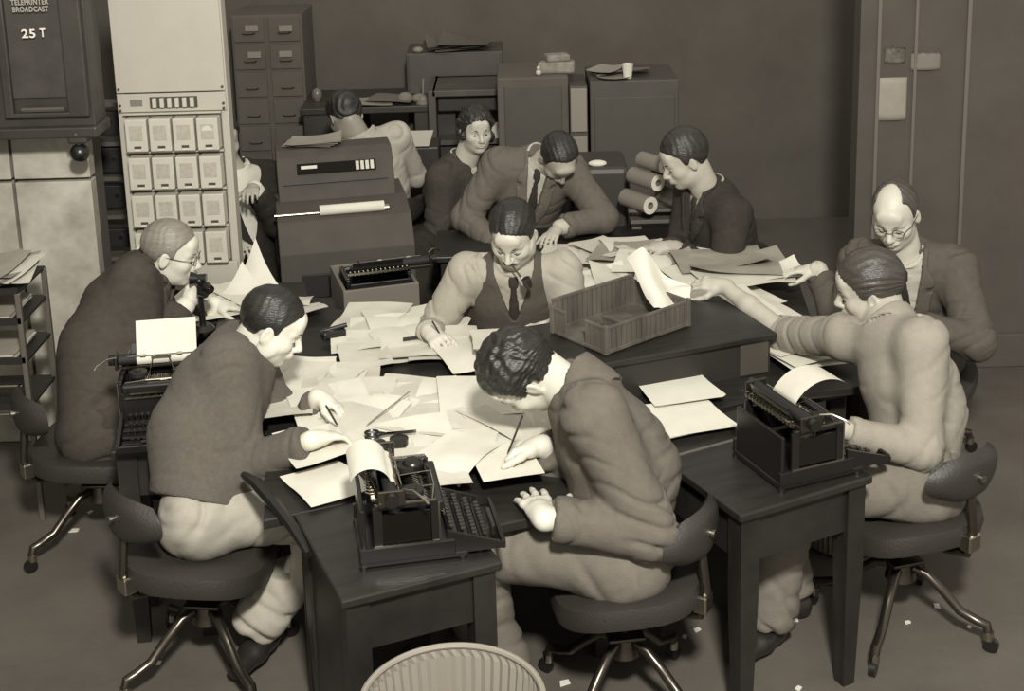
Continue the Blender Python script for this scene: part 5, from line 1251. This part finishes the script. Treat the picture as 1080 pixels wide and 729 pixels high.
pen(PZ(356,449,TZ+.07),PZ(344,428,TZ+.17),'pencil in the sweater man\'s fingers')
pen(PZ(386,449,TZ+.07),PZ(432,413,TZ+.085),'thin rod lying slantwise across the middle sheets',r=.0022,m=mat('thin_rod',120,rough=.5),nm='knitting_needle')
ph=PEOPLE['phone']; t_=ph['arms'][1]; hp=PZ(211,296,1.0)
tl=empty('candlestick_telephone',tuple(PZ(212,318,.92)),0,'black candlestick telephone held up to the grey-haired man\'s mouth','telephone')
b=MB(); b.cyl((0,0,-.10),(0,0,.075),.013); b.cyl((0,0,-.12),(0,0,-.10),.05,.03,n=24); b.ball((0,0,.09),(.022,.022,.022)); b.build('stem',M_BLACK,tl,True)
b=MB(); b.cyl((.03,0,.10),(-.005,0,.10),.020,.018,n=18); b.cyl((-.005,0,.10),(-.035,-.0,.102),.018,.030,n=20); b.build('mouthpiece',M_BLACK,tl,True)
b=MB(); b.cyl((.028,-.01,.07),(.05,-.035,.06),.020,n=18); b.cyl((.0,-.02,.045),(.035,-.045,.045),.014,n=14); b.build('bell_box',M_BLACK,tl,True)
b=MB(); b.cyl((.048,-.033,.062),(.052,-.038,.06),.012,n=12); b.build('dial_rim',M_CHROME,tl,True)
# shears in the middle
sc_=empty('scissors',tuple(PZ(408,458,TZ+.075)),math.radians(8),'dark open scissors lying on the sheets above the near typewriter','scissors')
for s in (-1,1):
    b=MB(); b.prism([(-.01,-.006),(.10,-.002),(.10,.0),(0,.008)],0,.004,M=Matrix.Rotation(s*.07,4,'Z')); b.build('blade',mat('scissor_steel',60,rough=.3,metal=.6),sc_)
    b=MB(); b.tube([(-.05+.022*math.cos(a),s*.018+.014*math.sin(a),.003) for a in np.linspace(0,6.283,16)[:-1]],.0045,6,closed=True); b.tube([(-.03,s*.014,.003),(-.005,0,.003)],.0045,6); b.build('handle',M_BLACK,sc_,True)
b=MB(); b.lathe([(0,0),(.030,0),(.032,.02),(.024,.024),(0,.024)],n=24); o=b.build('ink_pot',M_BLACK,None,True,loc=tuple(PZ(421,468,TZ+.07))); tagit(o,'flat round black ink pot beside the scissors','ink pot')
b=MB(); b.box((0,0,.02),(.10,.045,.035),bev=.008,rz=.5); b.cyl((-.05,.0,.03),(.055,.02,.05),.010); o=b.build('hand_stamp',M_BLACK,None,False,loc=tuple(PZ(352,357,TZ+.02))); tagit(o,'black hand stamp at the edge of the far-left sheets','stamp')
b=MB(); b.prism([(0,0),(.09,.0),(.088,.012),(.004,.016)],0,.01,bev=.002); o=b.build('pocket_knife',mat('knife_handle',40,rough=.4),None,False,loc=tuple(PZ(425,360,TZ+.03)),rot=(0,0,.3)); tagit(o,'small dark pocket knife on the upper sheets','knife')
# litter
for k,(px,py,a) in enumerate(((76,536,.3),(95,541,1.2),(63,500,2.),(78,560,.2),(99,497,.9),(595,721,.5),(838,655,.2),(842,727,1.),(957,657,.4),(1022,662,.9),(988,640,1.6),(930,655,.1),(165,700,.2),(735,665,.7),(722,672,1.3),(745,640,.2))):
    b=MB(); s=R_.uniform(.010,.018) if k>5 else R_.uniform(.014,.026); b.prism([(-s,-s*.5),(s*.8,-s*.6),(s,s*.4),(-s*.4,s*.7)],0,.004); o=b.build('paper_scrap',M_PAPER,None,False,loc=tuple(PZ(px,py,.001)),rot=(0,0,a)); tagit(o,'tiny white paper scrap littering the floor','scrap','paper scraps on the floor')
CH1=chair_for('sweater','dark leather swivel chair under the sweater man, splayed steel legs in front',brz=.85,dx=-.04,dy=-.05)
CH2=chair_for('center','leather swivel chair under the bowed writer, back pad to the side',brz=-.66,dx=.05)
CH3=chair_for('reach','swivel chair under the reaching man, curved steel legs on casters',brz=-1.2)
CH4=chair_for('phone','dark swivel chair under the grey-haired telephoning man',brz=.65,dx=-.08,dy=.0)
CH5=chair_for('pipe','swivel chair hidden under the pipe smoker')
CH6=chair_for('bald','swivel chair under the balding man with glasses')
CH7=chair_for('backright','swivel chair under the dark-suited reader at the back')
CH8=chair_for('bend','swivel chair under the bowed man behind the pipe smoker')
CH9=chair_for('woman','swivel chair under the woman at the back')
CH10=chair_for('dark','swivel chair under the person behind the relay rack')
CH11=chair_for('whiteshirt','swivel chair under the pale-shirted man behind the teletype')
AMB=.60; FLASH=520
# ------------------------------------------------------------------ light: one press flash beside the camera, weak room light
w=bpy.data.worlds.new('room_air'); sc.world=w; w.use_nodes=True
w.node_tree.nodes['Background'].inputs[0].default_value=(1,.955,.87,1); w.node_tree.nodes['Background'].inputs[1].default_value=AMB
def lamp(name,kind,loc,to,power,size=.3,colr=(1,.98,.93)):
    l=bpy.data.lights.new(name,kind); l.energy=power; l.color=colr
    if kind=='AREA': l.shape='DISK'; l.size=size
    else: l.shadow_soft_size=size
    o=bpy.data.objects.new(name,l); col.objects.link(o); o.location=loc
    o.rotation_euler=(Vector(to)-Vector(loc)).to_track_quat('-Z','Y').to_euler(); return o
lamp('flash_lamp','AREA',(.35,-.3,4.7),(.0,5.0,.7),FLASH,.5)
sc.view_settings.view_transform='Standard'; sc.view_settings.look='None'; sc.view_settings.gamma=1; sc.view_settings.use_curve_mapping=False
sc.view_settings.exposure=0
sc.cycles.use_denoising=True; sc.cycles.max_bounces=6; sc.cycles.diffuse_bounces=3; sc.cycles.glossy_bounces=3
sc.cycles.use_adaptive_sampling=True
